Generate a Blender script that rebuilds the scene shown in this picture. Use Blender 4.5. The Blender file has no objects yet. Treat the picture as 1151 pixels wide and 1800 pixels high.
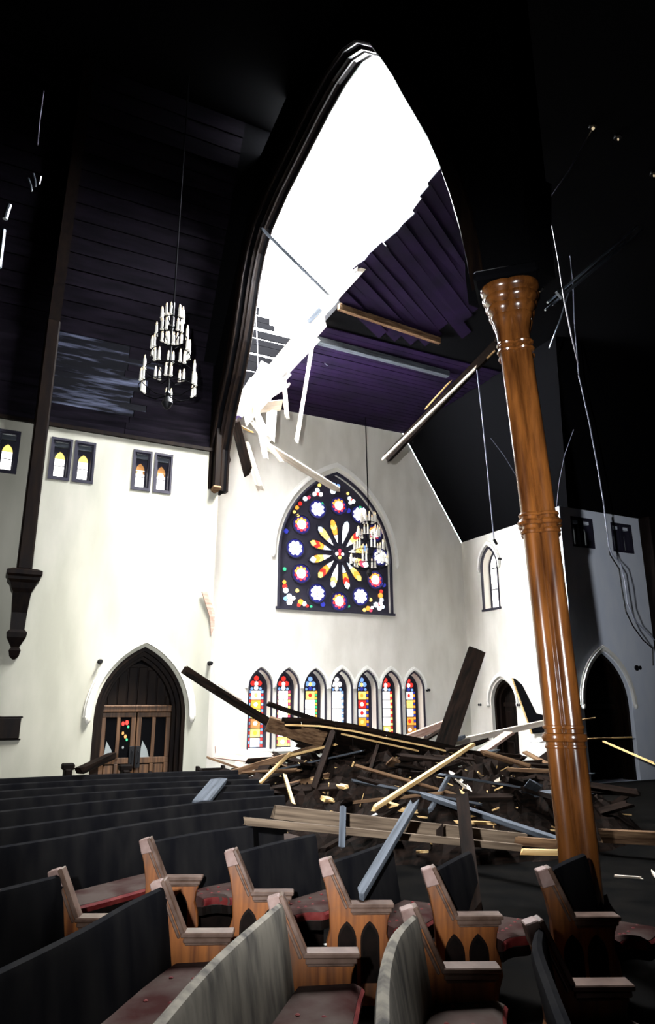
import bpy, bmesh, math, random
from mathutils import Vector, Matrix
from mathutils.geometry import tessellate_polygon
random.seed(11)
SC = bpy.context.scene
COL = SC.collection
PI = math.pi
# ------------------------------------------------------------------ camera
FPX, PITCH, ROLL, YAW = 1210.15, 0.2710, -0.0009, 0.4561
EYE = Vector((0, 0, 2.0))
FWD = Vector((math.sin(YAW)*math.cos(PITCH), math.cos(YAW)*math.cos(PITCH), math.sin(PITCH)))
R0 = Vector((math.cos(YAW), -math.sin(YAW), 0)); U0 = R0.cross(FWD)
RT = math.cos(ROLL)*R0 + math.sin(ROLL)*U0; UP = -math.sin(ROLL)*R0 + math.cos(ROLL)*U0
cd = bpy.data.cameras.new('camera'); cam = bpy.data.objects.new('camera', cd); COL.objects.link(cam)
cd.sensor_fit = 'VERTICAL'; cd.sensor_height = 36.0; cd.lens = 36.0*FPX/1800.0
cd.clip_start = 0.05; cd.clip_end = 300
M3 = Matrix((RT, UP, -FWD)).transposed()
cam.matrix_world = Matrix.Translation(EYE) @ M3.to_4x4()
SC.camera = cam
# ------------------------------------------------------------------ sky, lights, exposure
SKY = 122.0
w = bpy.data.worlds.new('sky'); SC.world = w; w.use_nodes = True
bg = w.node_tree.nodes['Background']; bg.inputs[0].default_value = (0.93, 0.96, 1.0, 1); bg.inputs[1].default_value = SKY
SC.view_settings.view_transform = 'Standard'; SC.view_settings.look = 'None'
SC.view_settings.exposure = 0.0; SC.view_settings.gamma = 1.0
def add_light(name, kind, loc, target, energy, **kw):
    l = bpy.data.lights.new(name, kind); l.energy = energy
    for k, v in kw.items(): setattr(l, k, v)
    o = bpy.data.objects.new(name, l); COL.objects.link(o); o.location = loc
    o.rotation_euler = (Vector(target)-Vector(loc)).to_track_quat('-Z', 'Y').to_euler()
    return o
# portal over the torn roof (guides sampling of the sky only)
pt = add_light('roof_hole_portal', 'AREA', (5.4, 11.2, 11.3), (5.4, 11.2, 0), 1, shape='RECTANGLE', size=2.6, size_y=9.0)
pt.rotation_euler = (0, 0, 0); pt.data.cycles.is_portal = True
# hazy sun high over the right of the roof, falling through the hole on the left wall
add_light('sun', 'SUN', (8,0,20), (8-2.3,4.2,20-7.1), 17.0, angle=math.radians(14), color=(1.0,.96,.86))
# camera flash, held up and to the left of the lens
FL = EYE - RT*0.42 + Vector((0, 0, 0.32))
add_light('camera_flash', 'SPOT', FL, FL + FWD + RT*0.03 - UP*0.11, 6500, spot_size=math.radians(68), spot_blend=0.8, shadow_soft_size=0.04, color=(0.93, 0.96, 1.0))

# ------------------------------------------------------------------ helpers
def at(px, py, Y):          # point at depth Y seen at a place of the photograph
    d = FWD + RT*((px-575.5)/FPX) - UP*((py-900)/FPX); return EYE + d*((Y-EYE.y)/d.y)
def atz(px, py, z):
    d = FWD + RT*((px-575.5)/FPX) - UP*((py-900)/FPX); return EYE + d*((z-EYE.z)/d.z)
def tag(o, label=None, cat=None, group=None, kind=None):
    if label: o['label'] = label
    if cat: o['category'] = cat
    if group: o['group'] = group
    if kind: o['kind'] = kind
    return o
def empty(name, loc, label=None, cat=None, group=None, kind=None):
    o = bpy.data.objects.new(name, None); COL.objects.link(o); o.location = loc; o.empty_display_size = .1
    return tag(o, label, cat, group, kind)
class MB:
    def __init__(s): s.v = []; s.f = []
    def add(s, vs, fs):
        n = len(s.v); s.v += [Vector(v) for v in vs]; s.f += [tuple(i+n for i in f) for f in fs]; return s
    def box(s, a, b):
        x0, y0, z0 = a; x1, y1, z1 = b
        return s.add([(x0,y0,z0),(x1,y0,z0),(x1,y1,z0),(x0,y1,z0),(x0,y0,z1),(x1,y0,z1),(x1,y1,z1),(x0,y1,z1)],
            [(0,3,2,1),(4,5,6,7),(0,1,5,4),(1,2,6,5),(2,3,7,6),(3,0,4,7)])
    def bar(s, p, q, wd, th, up=(0,0,1), jag=0):
        p = Vector(p); q = Vector(q); d = (q-p).normalized(); u = Vector(up)
        if abs(d.dot(u.normalized())) > .98: u = Vector((1,0,0))
        sd = d.cross(u).normalized(); u = sd.cross(d)
        vs = []
        for e in (p, q):
            for a, b in ((-1,-1),(1,-1),(1,1),(-1,1)):
                vs.append(e + sd*(a*wd/2) + u*(b*th/2) + d*(random.uniform(-jag, jag)))
        return s.add(vs, [(0,3,2,1),(4,5,6,7),(0,1,5,4),(1,2,6,5),(2,3,7,6),(3,0,4,7)])
    def tube(s, pts, r, n=8, closed=False):
        pts = [Vector(p) for p in pts]; m = len(pts); vs = []; ref = Vector((0.13, 0.21, 0.97))
        for i, p in enumerate(pts):
            a = pts[max(i-1, 0)]; b = pts[min(i+1, m-1)]
            if closed: a = pts[i-1]; b = pts[(i+1) % m]
            d = (b-a).normalized()
            sd = d.cross(ref)
            if sd.length < .05: sd = d.cross(Vector((1,0,0)))
            sd.normalize(); u = sd.cross(d)
            rr = r[i] if isinstance(r, (list, tuple)) else r
            for k in range(n):
                t = 2*PI*k/n; vs.append(p + sd*(rr*math.cos(t)) + u*(rr*math.sin(t)))
        fs = []
        for i in range(m if closed else m-1):
            for k in range(n):
                j = (i+1) % m
                fs.append((i*n+k, i*n+(k+1) % n, j*n+(k+1) % n, j*n+k))
        if not closed: fs += [tuple(range(n-1, -1, -1)), tuple((m-1)*n+k for k in range(n))]
        return s.add(vs, fs)
    def lathe(s, c, prof, n=16, axis=None):
        c = Vector(c); vs = []; m = len(prof)
        ax = Vector(axis).normalized() if axis else Vector((0,0,1)); sd = ax.orthogonal().normalized(); u = ax.cross(sd)
        for r, z in prof:
            for k in range(n):
                t = 2*PI*k/n; vs.append(c + ax*z + sd*(r*math.cos(t)) + u*(r*math.sin(t)))
        fs = [(i*n+k, i*n+(k+1) % n, (i+1)*n+(k+1) % n, (i+1)*n+k) for i in range(m-1) for k in range(n)]
        fs += [tuple(range(n-1, -1, -1)), tuple((m-1)*n+k for k in range(n))]
        return s.add(vs, fs)
    def prism(s, poly, fn, d0, d1, holes=()):
        """2D polygon (u,v) between depths d0 and d1, placed by fn(u,v,d); holes cut through with their reveals"""
        loops = [list(poly)] + [list(h) for h in holes]
        tris = tessellate_polygon([[Vector((u, v, 0)) for u, v in l] for l in loops])
        flat = [p for l in loops for p in l]; n = len(flat)
        vs = [fn(u, v, d0) for u, v in flat] + [fn(u, v, d1) for u, v in flat]
        fs = [tuple(t) for t in tris] + [tuple(i+n for i in reversed(t)) for t in tris]
        o = 0
        for l in loops:
            m = len(l)
            for i in range(m): fs.append((o+i, o+(i+1) % m, n+o+(i+1) % m, n+o+i))
            o += m
        return s.add(vs, fs)
    def band(s, inner, outer, fn, d0, d1):
        """open strip between two equal-length 2D curves, with thickness d0..d1"""
        m = len(inner); vs = []
        for (a, b) in zip(inner, outer):
            vs += [fn(a[0], a[1], d0), fn(b[0], b[1], d0), fn(b[0], b[1], d1), fn(a[0], a[1], d1)]
        fs = []
        for i in range(m-1):
            for k in range(4): fs.append((i*4+k, i*4+(k+1) % 4, (i+1)*4+(k+1) % 4, (i+1)*4+k))
        fs += [(3,2,1,0), tuple((m-1)*4+k for k in range(4))]
        return s.add(vs, fs)
    def loft(s, rings, cap=True):
        n = len(rings[0]); vs = [v for r in rings for v in r]; m = len(rings)
        fs = [(i*n+k, i*n+(k+1) % n, (i+1)*n+(k+1) % n, (i+1)*n+k) for i in range(m-1) for k in range(n)]
        if cap: fs += [tuple(range(n-1, -1, -1)), tuple((m-1)*n+k for k in range(n))]
        return s.add(vs, fs)
    def mesh(s, name, mat, off=Vector((0,0,0)), smooth=False, bevel=0):
        me = bpy.data.meshes.new(name); me.from_pydata([v-off for v in s.v], [], s.f)
        bm = bmesh.new(); bm.from_mesh(me); bmesh.ops.recalc_face_normals(bm, faces=bm.faces)
        if bevel:
            bmesh.ops.bevel(bm, geom=[e for e in bm.edges if len(e.link_faces) == 2 and e.calc_face_angle(0) > .6], offset=bevel, segments=1, affect='EDGES', clamp_overlap=True)
        bm.to_mesh(me); bm.free()
        if smooth: me.shade_smooth() if hasattr(me, 'shade_smooth') else None
        if smooth:
            try: me.set_sharp_from_angle(angle=math.radians(40))
            except Exception: pass
        me.materials.append(mat); return me
def wloc(o):
    v = Vector((0,0,0))
    while o: v = v + o.location; o = o.parent
    return v
def obj(name, mb, mat, parent=None, smooth=False, bevel=0, loc=None):
    """mb in world coordinates -> ONE object (top-level objects get their origin at their base)"""
    if parent is not None: off = wloc(parent); l = Vector((0,0,0))
    else:
        if loc is None:
            n = len(mb.v); c = sum(mb.v, Vector((0,0,0)))/n; loc = Vector((c.x, c.y, min(v.z for v in mb.v)))
        off = Vector(loc); l = off
    me = mb.mesh(name, mat, off, smooth, bevel)
    o = bpy.data.objects.new(name, me); COL.objects.link(o); o.location = l
    if parent is not None: o.parent = parent
    return o
def struct(name, mb, mat, parent=None, **kw):
    o = obj(name, mb, mat, parent, loc=None if parent else (0,0,0), **kw)
    if parent is None: o['kind'] = 'structure'
    return o
def piece(name, me, parent, loc=(0,0,0), rot=None):
    o = bpy.data.objects.new(name, me); COL.objects.link(o); o.parent = parent; o.location = loc
    if rot: o.rotation_euler = rot
    return o
def gothic(cx, h, z0, zs, apex, n=9):
    """pointed arch outline: foot left -> apex -> foot right"""
    r = apex-zs; R = (h*h+r*r)/(2*h); L = []
    a1 = math.asin(min(1, r/R)) if R >= r else PI/2
    for i in range(n+1):
        a = a1*i/n; L.append((cx-h+R-R*math.cos(a), zs+R*math.sin(a)))
    Rr = [(2*cx-x, z) for x, z in reversed(L[:-1])]
    out = L+Rr
    if z0 is not None: out = [(cx-h, z0)] + out + [(cx+h, z0)]
    return out
def FY(Y, s=1): return lambda u, v, d: (u, Y+s*d, v)      # walls facing -y
def FX(X, s=1): return lambda u, v, d: (X+s*d, u, v)      # walls facing -x

# ------------------------------------------------------------------ materials
def mat(name, col, rough=.6, col2=None, scale=(1,1,1), nscale=4, detail=6, spec=.5, bump=0, metal=0, emit=0, lo=.35, hi=.65, dust=None):
    m = bpy.data.materials.new(name); m.use_nodes = True; nt = m.node_tree; b = nt.nodes['Principled BSDF']
    c = (*col, 1); b.inputs['Base Color'].default_value = c; b.inputs['Roughness'].default_value = rough
    b.inputs['Specular IOR Level'].default_value = spec; b.inputs['Metallic'].default_value = metal
    if emit:
        b.inputs['Emission Color'].default_value = c; b.inputs['Emission Strength'].default_value = emit
    if col2 or bump:
        tc = nt.nodes.new('ShaderNodeTexCoord'); mp = nt.nodes.new('ShaderNodeMapping'); no = nt.nodes.new('ShaderNodeTexNoise')
        mp.inputs['Scale'].default_value = scale; no.inputs['Scale'].default_value = nscale; no.inputs['Detail'].default_value = detail
        nt.links.new(tc.outputs['Object'], mp.inputs[0]); nt.links.new(mp.outputs[0], no.inputs['Vector'])
        if col2:
            r = nt.nodes.new('ShaderNodeValToRGB'); r.color_ramp.elements[0].position = lo; r.color_ramp.elements[1].position = hi
            r.color_ramp.elements[0].color = c; r.color_ramp.elements[1].color = (*col2, 1)
            nt.links.new(no.outputs[0], r.inputs[0]); last = r.outputs[0]
            if dust:
                n2 = nt.nodes.new('ShaderNodeTexNoise'); n2.inputs['Scale'].default_value = dust[1]; n2.inputs['Detail'].default_value = 8
                r2 = nt.nodes.new('ShaderNodeValToRGB'); r2.color_ramp.elements[0].position = .45; r2.color_ramp.elements[1].position = .7
                nt.links.new(tc.outputs['Object'], n2.inputs['Vector']); nt.links.new(n2.outputs[0], r2.inputs[0])
                mx = nt.nodes.new('ShaderNodeMix'); mx.data_type = 'RGBA'
                nt.links.new(r2.outputs[0], mx.inputs[0]); nt.links.new(last, mx.inputs[6]); mx.inputs[7].default_value = (*dust[0], 1)
                last = mx.outputs[2]
            nt.links.new(last, b.inputs['Base Color'])
        if bump:
            bp = nt.nodes.new('ShaderNodeBump'); bp.inputs['Strength'].default_value = bump; bp.inputs['Distance'].default_value = .02
            nt.links.new(no.outputs[0], bp.inputs['Height']); nt.links.new(bp.outputs[0], b.inputs['Normal'])
    return m
M = {}
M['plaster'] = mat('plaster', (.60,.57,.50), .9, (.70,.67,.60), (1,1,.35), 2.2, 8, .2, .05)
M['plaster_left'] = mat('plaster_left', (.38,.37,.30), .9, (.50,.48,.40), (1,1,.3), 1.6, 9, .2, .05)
M['plaster_white'] = mat('plaster_white', (.78,.76,.70), .8, (.84,.82,.77), (1,1,1), 3, 5, .2)
M['plaster_blue'] = mat('plaster_blue', (.70,.75,.86), .9, (.78,.82,.9), (1,1,.4), 2.5, 8, .2, .05)
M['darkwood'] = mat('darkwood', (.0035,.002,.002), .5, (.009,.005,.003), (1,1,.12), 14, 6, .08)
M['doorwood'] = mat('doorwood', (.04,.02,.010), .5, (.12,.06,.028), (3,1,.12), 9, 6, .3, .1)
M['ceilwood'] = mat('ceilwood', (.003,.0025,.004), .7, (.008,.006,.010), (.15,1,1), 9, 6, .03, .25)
M['frieze_sheen'] = mat('frieze_sheen', (.002,.002,.004), .5, (.13,.145,.22), (.45,1,4.5), 2.4, 10, .1, .3, lo=.48, hi=.80)  # pale streaks imitate light reflected off glossy boards, painted into the colour
M['ceil_glow_tint'] = mat('ceil_glow_tint', (.004,.002,.009), .8, (.010,.004,.020), (.3,.3,1), 5, 6, .06, .1)  # purple glow around the opening is mixed into this ceiling colour
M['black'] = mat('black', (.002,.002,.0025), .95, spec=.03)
M['column'] = mat('column', (.025,.007,.002), .17, (.17,.058,.012), (1,1,.13), 11, 9, 1.0, .04, lo=.3, hi=.72); M['column'].node_tree.nodes['Principled BSDF'].inputs['Coat Weight'].default_value = .8; M['column'].node_tree.nodes['Principled BSDF'].inputs['Coat Roughness'].default_value = .14
M['pewwood'] = mat('pewwood', (.09,.024,.004), .5, (.26,.085,.016), (5,5,.35), 4, 7, .3, .1, dust=((.09,.045,.025), 3))
M['pewrail'] = mat('pewrail', (.05,.026,.016), .35, (.11,.07,.052), (1,1,1), 9, 6, .5)
M['pewcap'] = mat('pewcap', (.11,.062,.05), .65, (.21,.145,.125), (1,1,1), 8, 6, .3)
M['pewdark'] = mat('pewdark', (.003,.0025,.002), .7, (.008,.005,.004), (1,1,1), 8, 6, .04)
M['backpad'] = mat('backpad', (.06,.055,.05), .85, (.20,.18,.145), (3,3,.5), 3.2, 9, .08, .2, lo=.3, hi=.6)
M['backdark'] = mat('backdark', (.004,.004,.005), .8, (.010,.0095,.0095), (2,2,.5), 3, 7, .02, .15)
M['cushion'] = mat('cushion', (.026,.010,.009), .95, (.055,.042,.036), (1,1,1), 3, 8, .02, .5, lo=.3, hi=.6)
M['cushionside'] = mat('cushionside', (.07,.004,.005), .7, (.12,.018,.015), (1,1,1), 9, 6, .15, .3)
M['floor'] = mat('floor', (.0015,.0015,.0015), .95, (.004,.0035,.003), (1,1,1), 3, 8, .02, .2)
M['timber_dark'] = mat('timber_dark', (.003,.0025,.002), .8, (.012,.007,.005), (.4,4,4), 5, 8, .03, .4)
M['timber_brown'] = mat('timber_brown', (.06,.030,.016), .7, (.20,.12,.065), (.35,4,4), 5, 8, .08, .5)
M['timber_dusty'] = mat('timber_dusty', (.06,.042,.028), .8, (.15,.11,.075), (.3,6,6), 5, 8, .1, .4)
M['timber_raw'] = mat('timber_raw', (.45,.26,.09), .65, (.75,.52,.24), (.3,5,5), 5, 8, .3, .4)
M['timber_pale'] = mat('timber_pale', (.62,.50,.38), .7, (.85,.76,.64), (.3,5,5), 4, 8, .3, .4)
M['timber_pink'] = mat('timber_pink', (.42,.24,.18), .7, (.60,.42,.34), (.3,5,5), 4, 8, .3, .4)
M['timber_gray'] = mat('timber_gray', (.035,.04,.047), .7, (.085,.095,.11), (.3,5,5), 5, 8, .08, .4)
M['gypsum'] = mat('gypsum', (.70,.68,.64), .9, (.90,.88,.85), (1,1,1), 5, 6, .2, .3)
M['iron'] = mat('iron', (.004,.004,.005), .5, spec=.25)
M['wire'] = mat('wire', (.16,.17,.22), .45, spec=.3)
M['galv'] = mat('galv', (.42,.46,.52), .3, metal=.85)
M['cable'] = mat('cable', (.10,.09,.12), .35, spec=.6)
M['candle'] = mat('candle', (.9,.87,.78), .5)
M['bulb'] = mat('bulb', (1.0,.80,.50), .2, spec=.8, emit=.6)
M['lead'] = mat('lead', (.010,.008,.022), .7)
M['splinter'] = mat('splinter', (.5,.32,.12), .7)
def glass(n, c, e): M[n] = mat(n, c, .3, emit=e)
glass('g_white', (1,.98,.95), 3.2); glass('g_pale', (.75,.88,1), 1.6); glass('g_orange', (1,.38,.05), 1.1); glass('g_yellow', (1,.72,.18), 1.3)
glass('g_red', (.85,.04,.03), .75); glass('g_pink', (.75,.08,.16), .7); glass('g_blue', (.04,.05,.45), .55); glass('g_sky', (.25,.45,.9), .8)
glass('g_green', (.05,.55,.22), .6); glass('g_brown', (.55,.25,.08), .5); glass('g_dim', (.20,.22,.22), .25); glass('g_navy', (.02,.02,.16), .45)

# ------------------------------------------------------------------ the room
D, YF, XL, XR, ZT, ZFL = 14.0, 19.0, 4.2, 14.53, 7.4, 11.1
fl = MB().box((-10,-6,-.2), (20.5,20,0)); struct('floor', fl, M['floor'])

# wall_front_left: plaster wall with square window pairs and a pointed doorway
def wall_y(name, poly, Y, holes, m, th=.55):
    return struct(name, MB().prism(poly, FY(Y), 0, th, holes), m)
def rect(x0, z0, x1, z1): return [(x0,z0),(x0,z1),(x1,z1),(x1,z0)]
lights_l = [(-1.2,-.8),(-.74,-.34)]  # far-left pair, only its right light is in the frame
pairs_l = [[(-.67,-.32),(-.22,.13)], [(.75,1.10),(1.20,1.55)], [(2.36,2.70),(2.81,3.14)]]
pairs_r = [[(14.62,14.97),(15.03,15.40)], [(16.2,16.55),(16.62,16.98)]]
ZB, ZH = 6.31, 7.12
holes = [rect(a, ZB, b, ZH) for p in pairs_l for a, b in p]
dL = gothic(2.86, .87, 0.001, 1.75, 3.08)
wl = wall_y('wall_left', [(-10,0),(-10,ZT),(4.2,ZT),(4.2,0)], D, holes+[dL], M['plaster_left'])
holes = [rect(a, ZB, b, ZH) for p in pairs_r for a, b in p]
dR = gothic(15.32, .90, 0.001, 1.95, 3.36)
wr = wall_y('wall_right', [(14.2,0),(14.2,ZT),(20,ZT),(20,0)], D, holes+[dR], M['plaster_blue'])
# far gable wall of the transept
rose = gothic(9.66, 1.97, 4.76, 6.35, 9.22, 14)
LC = [7.185+ i*.872 for i in range(7)]; LC = [7.19, 8.04, 8.91, 9.80, 10.67, 11.53, 12.39]
lan = [gothic(c, .335, .76, 2.42, 2.95, 6) for c in LC]
gable = [(XL,0),(XL,ZT),(6.5,ZFL),(12.25,ZFL),(XR,ZT),(XR,0)]
wf = wall_y('wall_far', gable, YF, [rose]+lan, M['plaster'])
# transept side walls
sl = gothic(17.60, .40, 4.95, 6.30, 6.95, 6); sd_ = gothic(17.35, .58, .001, 2.0, 2.72, 8)
struct('wall_transept_right', MB().prism([(14.5,0),(14.5,ZT),(19.0,ZT),(19.0,0)], FX(XR), 0, .55, [sl, sd_]), M['plaster'])
struct('wall_transept_left', MB().prism([(14.56,0),(14.56,ZT),(18.98,ZT),(18.98,0)], FX(XL, -1), 0, .4), M['plaster'])
struct('wall_west', MB().box((-10.3,-6,0), (-10,14.5,24)), M['black'])
struct('wall_east', MB().box((20,-6,0), (20.3,14.5,13)), M['black'])
struct('wall_rear', MB().box((-10,-6.3,0), (20,-6,24)), M['black'])

# ------------------------------------------------------------------ hood moulds and frames
def hood(parent, name, cx, h, zs, apex, fn, off=.09, wd=.07, proud=.07, m='plaster_white', n=12, stops=True, drop=0):
    a = gothic(cx, h+off, None, zs, apex+off*1.25, n); b = gothic(cx, h+off+wd, None, zs, apex+(off+wd)*1.3, n)
    if drop: a = [(a[0][0], zs-drop)]+a+[(a[-1][0], zs-drop)]; b = [(b[0][0], zs-drop)]+b+[(b[-1][0], zs-drop)]
    mb = MB().band(a, b, fn, -proud, .02)
    a2 = gothic(cx, h+off+wd, None, zs, apex+(off+wd)*1.3, n); b2 = gothic(cx, h+off+wd+.03, None, zs, apex+(off+wd+.03)*1.3, n)
    mb.band(a2, b2, fn, -proud*.45, .02)
    o = obj(name, mb, M[m], parent)
    if stops:
        for s in (-1, 1):
            c = fn(cx+s*(h+off+wd*.5), zs-drop-.03, -proud*.6)
            obj('label_stop', MB().lathe(c, [(.01,-.09),(.045,-.06),(.06,0),(.05,.04),(.02,.06)], 8), M[m], o, smooth=True)
    return o
def arch_ring(mb, cx, h, z0, zs, apex, fn, wd, d0, d1, n=12):
    a = gothic(cx, h-wd, z0, zs, apex-wd*1.2, n); b = gothic(cx, h, z0, zs, apex, n); return mb.band(a, b, fn, d0, d1)

# doors ------------------------------------------------------------
fn = FY(D)
dr = empty('door_1', (2.86, 14.2, 0), kind='structure')
hood(dr, 'hood_mould', 2.86, .87, 1.75, 3.08, fn, .06, .11, .09, m='plaster')
for k, (wd, d0, d1) in enumerate([(.07,.02,.5),(.14,.14,.5),(.20,.26,.5)]):
    mb = MB(); a = gothic(2.86, .87-wd+.001, 0, 1.75, 3.08-wd*1.2, 12); b = gothic(2.86, .869, 0, 1.75, 3.078, 12); mb.band(a, b, fn, d0, d1)
    obj('frame_order', mb, M['darkwood'], dr)
inner = gothic(2.86, .66, 1.95, 1.96, 2.78, 10)
ty = obj('tympanum', MB().prism(inner, fn, .44, .5), M['darkwood'], dr)
for i in range(7):
    x = 2.28+i*.19; x1 = min(x+.17, 3.5)
    top = [z for z in (2.76,)][0]; zz = 1.98 + .78*math.sqrt(max(.02, 1-((x+.085-2.86)/.66)**2))*.93
    obj('tympanum_board', MB().box((x, 14.41, 1.97), (x1, 14.45, zz)), M['darkwood'], dr, bevel=.008)
obj('transom', MB().box((2.19,14.30,1.84), (3.53,14.46,1.97)).box((2.19,14.27,1.93),(3.53,14.3,1.96)), M['doorwood'], dr, bevel=.01)
def leaf(x0, x1, colored):
    o = obj('door_leaf', MB().box((x0,14.40,.02), (x1,14.44,1.83)), M['pewdark'], dr)
    f = MB(); zr = [(.02,.18),(.88,.99),(1.74,1.83)]
    for a, b in zr: f.box((x0,14.36,a), (x1,14.40,b))
    xm = (x0+x1)/2
    for a, b in ((x0,x0+.09),(xm-.035,xm+.035),(x1-.09,x1)): f.box((a,14.36,.18),(b,14.40,.88)); f.box((a,14.36,.99),(b,14.40,1.74))
    obj('stile_and_rail', f, M['doorwood'], o, bevel=.006)
    for j, (a, b) in enumerate(((x0+.09,xm-.035),(xm+.035,x1-.09))):
        obj('lower_panel', MB().box((a+.01,14.375,.20),(b-.01,14.40,.86)), M['doorwood'], o, bevel=.012)
        g = MB().box((a,14.385,.99),(b,14.40,1.74)); obj('upper_light', g, M['black'], o)
        if colored and j == 1:
            for (u, v, r, mm) in ((.25,.12,.045,'g_red'),(.6,.10,.05,'g_red'),(.75,.18,.03,'g_green'),(.3,.3,.035,'g_brown'),(.55,.36,.04,'g_brown'),(.7,.42,.03,'g_green'),(.4,.56,.03,'g_dim')):
                c = (a+(b-a)*u, 14.381, 1.74-v); pol = [(c[0]+r*.7*math.cos(t*PI/3), c[2]+r*math.sin(t*PI/3)) for t in range(6)]
                obj('glass_pane', MB().prism(pol, fn, .375, .384), M[mm], o)
        elif j == 0:
            obj('glass_pane', MB().prism([(a,.99),(b-.02,.99),(b-.07,1.15),(a+.04,1.3)], fn, .376, .384), M['g_dim'], o)
    return o
l1 = leaf(2.19, 2.85, True); l2 = leaf(2.87, 3.53, False)
for o, x in ((l1, 2.80), (l2, 2.92)):
    obj('push_plate', MB().box((x-.05,14.335,.80),(x+.05,14.36,1.2)), M['iron'], o, bevel=.005)
    obj('handle', MB().tube([(x,14.33,.88),(x,14.28,.9),(x,14.28,1.1),(x,14.33,1.12)], .012), M['iron'], o)
# right and transept doors
def dark_door(name, cx, h, zs, apex, fn, ho):
    o = empty(name, fn(cx, 0, .3), kind='structure')
    hood(o, 'hood_mould', cx, h, zs, apex, fn, *ho)
    mb = MB(); arch_ring(mb, cx, h-.001, 0, zs, apex-.002, fn, .09, .12, .45); arch_ring(mb, cx, h-.09, 0, zs, apex-.11, fn, .08, .24, .45)
    obj('frame_order', mb, M['darkwood'], o)
    obj('tympanum', MB().prism(gothic(cx, h-.1, zs, zs+.001, apex-.14, 8), fn, .40, .46), M['pewdark'], o)
    obj('transom', MB().prism(rect(cx-h+.1, zs-.1, cx+h-.1, zs+.02), fn, .34, .42), M['darkwood'], o)
    for s in (-1, 1):
        a, b = sorted((cx+s*.01, cx+s*(h-.12)))
        l = obj('door_leaf', MB().prism(rect(a, .02, b, zs-.1), fn, .40, .44), M['pewdark'], o)
        if s == 1: obj('door_light_block', MB().prism(rect(cx-h-.1, 0, cx+h+.1, apex+.15), fn, .56, .9), M['black'], o)  # added black backing, stops sky light leaking past the door
        for z0, z1 in ((.15,.85),(1.0,zs-.25)):
            obj('panel', MB().prism(rect(a+.08, z0, b-.08, z1), fn, .385, .40), M['darkwood'], l, bevel=.01)
    return o
obj('door_light_block', MB().box((1.9,14.6,0),(3.85,15.3,3.4)), M['black'], dr)  # added black box behind the left door against light leaks
dark_door('door_2', 15.32, .90, 1.95, 3.36, FY(D), (.03,.08,.09))
dark_door('door_3', 17.35, .58, 2.0, 2.72, FX(XR), (.07,.08,.07))

# square window pairs ------------------------------------------------
def pair_window(name, pr, fn, kinds):
    o = empty(name, fn((pr[0][0]+pr[1][1])/2, ZB, .2), kind='structure')
    for (a, b), k in zip(pr, kinds):
        f = MB().prism(rect(a-.028, ZB-.04, b+.028, ZH+.03), fn, -.025, .02, [rect(a+.012, ZB+.02, b-.012, ZH-.02)])
        f.prism(rect(a-.002, ZB-.002, b+.002, ZH+.002), fn, .02, .42, [rect(a+.045, ZB+.04, b-.045, ZH-.04)])
        fr = obj('window_frame', f, M['lead'], o)
        c = (a+b)/2; hw = (b-a)/2-.05
        obj('head_board', MB().prism(rect(a+.045, ZH-.14, b-.045, ZH-.05), fn, .06, .2), M['timber_gray' if k != 'dark' else 'plaster_blue'], fr)
        hole = gothic(c, hw*.76, ZB+.06, ZH-.36, ZH-.2, 5)
        obj('tracery_panel', MB().prism(rect(a+.04, ZB+.04, b-.04, ZH-.13), fn, .15, .2, [hole]), M['lead'], fr)
        if k == 'dark': obj('glass_pane', MB().prism(hole, fn, .19, .21), M['g_dim'], fr)
        else:
            zb, zt = ZB+.06, ZH-.2; cuts = {'bright': [zb, zb+.5, 9], 'half': [zb, zb+.30, 9]}[k]
            mm = ['g_white', 'g_brown'] if k == 'bright' else ['g_white', 'g_brown']
            z1 = cuts[1]
            obj('glass_pane', MB().prism(rect(c-hw*.76, zb, c+hw*.76, min(z1, ZH-.36)), fn, .19, .21), M['g_white'], fr)
            if z1 < ZH-.36: obj('glass_pane', MB().prism(rect(c-hw*.76, z1+.01, c+hw*.76, ZH-.36), fn, .19, .21), M['g_brown'], fr)
            obj('glass_pane', MB().prism(gothic(c, hw*.76, ZH-.355, ZH-.35, ZH-.2, 5), fn, .19, .21), M['g_brown' if k == 'half' else 'g_yellow'], fr)
            if k == 'half': obj('glass_pane', MB().prism([(c+.06*math.cos(t*PI/4), zb+.33+.06*math.sin(t*PI/4)) for t in range(8)], fn, .185, .20), M['g_white'], fr)
            obj('glazing_bar', MB().prism(rect(c-hw*.76, zb+.24, c+hw*.76, zb+.25), fn, .17, .2), M['lead'], fr)
    return o
fn = FY(D)
pair_window('window_1', pairs_l[0], fn, ['bright','bright']); pair_window('window_2', pairs_l[1], fn, ['bright','bright'])
pair_window('window_3', pairs_l[2], fn, ['half','half'])
pair_window('window_4', pairs_r[0], fn, ['dark','dark']); pair_window('window_5', pairs_r[1], fn, ['dark','dark'])

# rose window ----------------------------------------------------------
fn = FY(YF)
rw = empty('window_6', (9.66, 19.3, 4.76), kind='structure')
hood(rw, 'hood_mould', 9.66, 1.97, 6.35, 9.22, fn, .16, .10, .08, n=16)
mb = MB(); a = gothic(9.66, 1.94, 4.72, 6.35, 9.18, 16); b = gothic(9.66, 2.01, 4.72, 6.35, 9.27, 16); mb.band(a, b, fn, -.03, .05)
mb.prism(rect(7.6, 4.70, 11.72, 4.77), fn, -.06, .05)
obj('window_frame', mb, M['lead'], rw)
GY = .20   # depth of the glass behind the wall face
obj('tracery', MB().prism(gothic(9.66, 1.969, 4.761, 6.35, 9.215, 16), fn, GY, GY+.1), M['lead'], rw)
pc = (9.85, 6.60)
paneME = {}
def pane(poly, m, parent, name='glass_pane', dd=0):
    obj(name, MB().prism(poly, fn, GY-.02-dd, GY+.01), M[m], parent)
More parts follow.
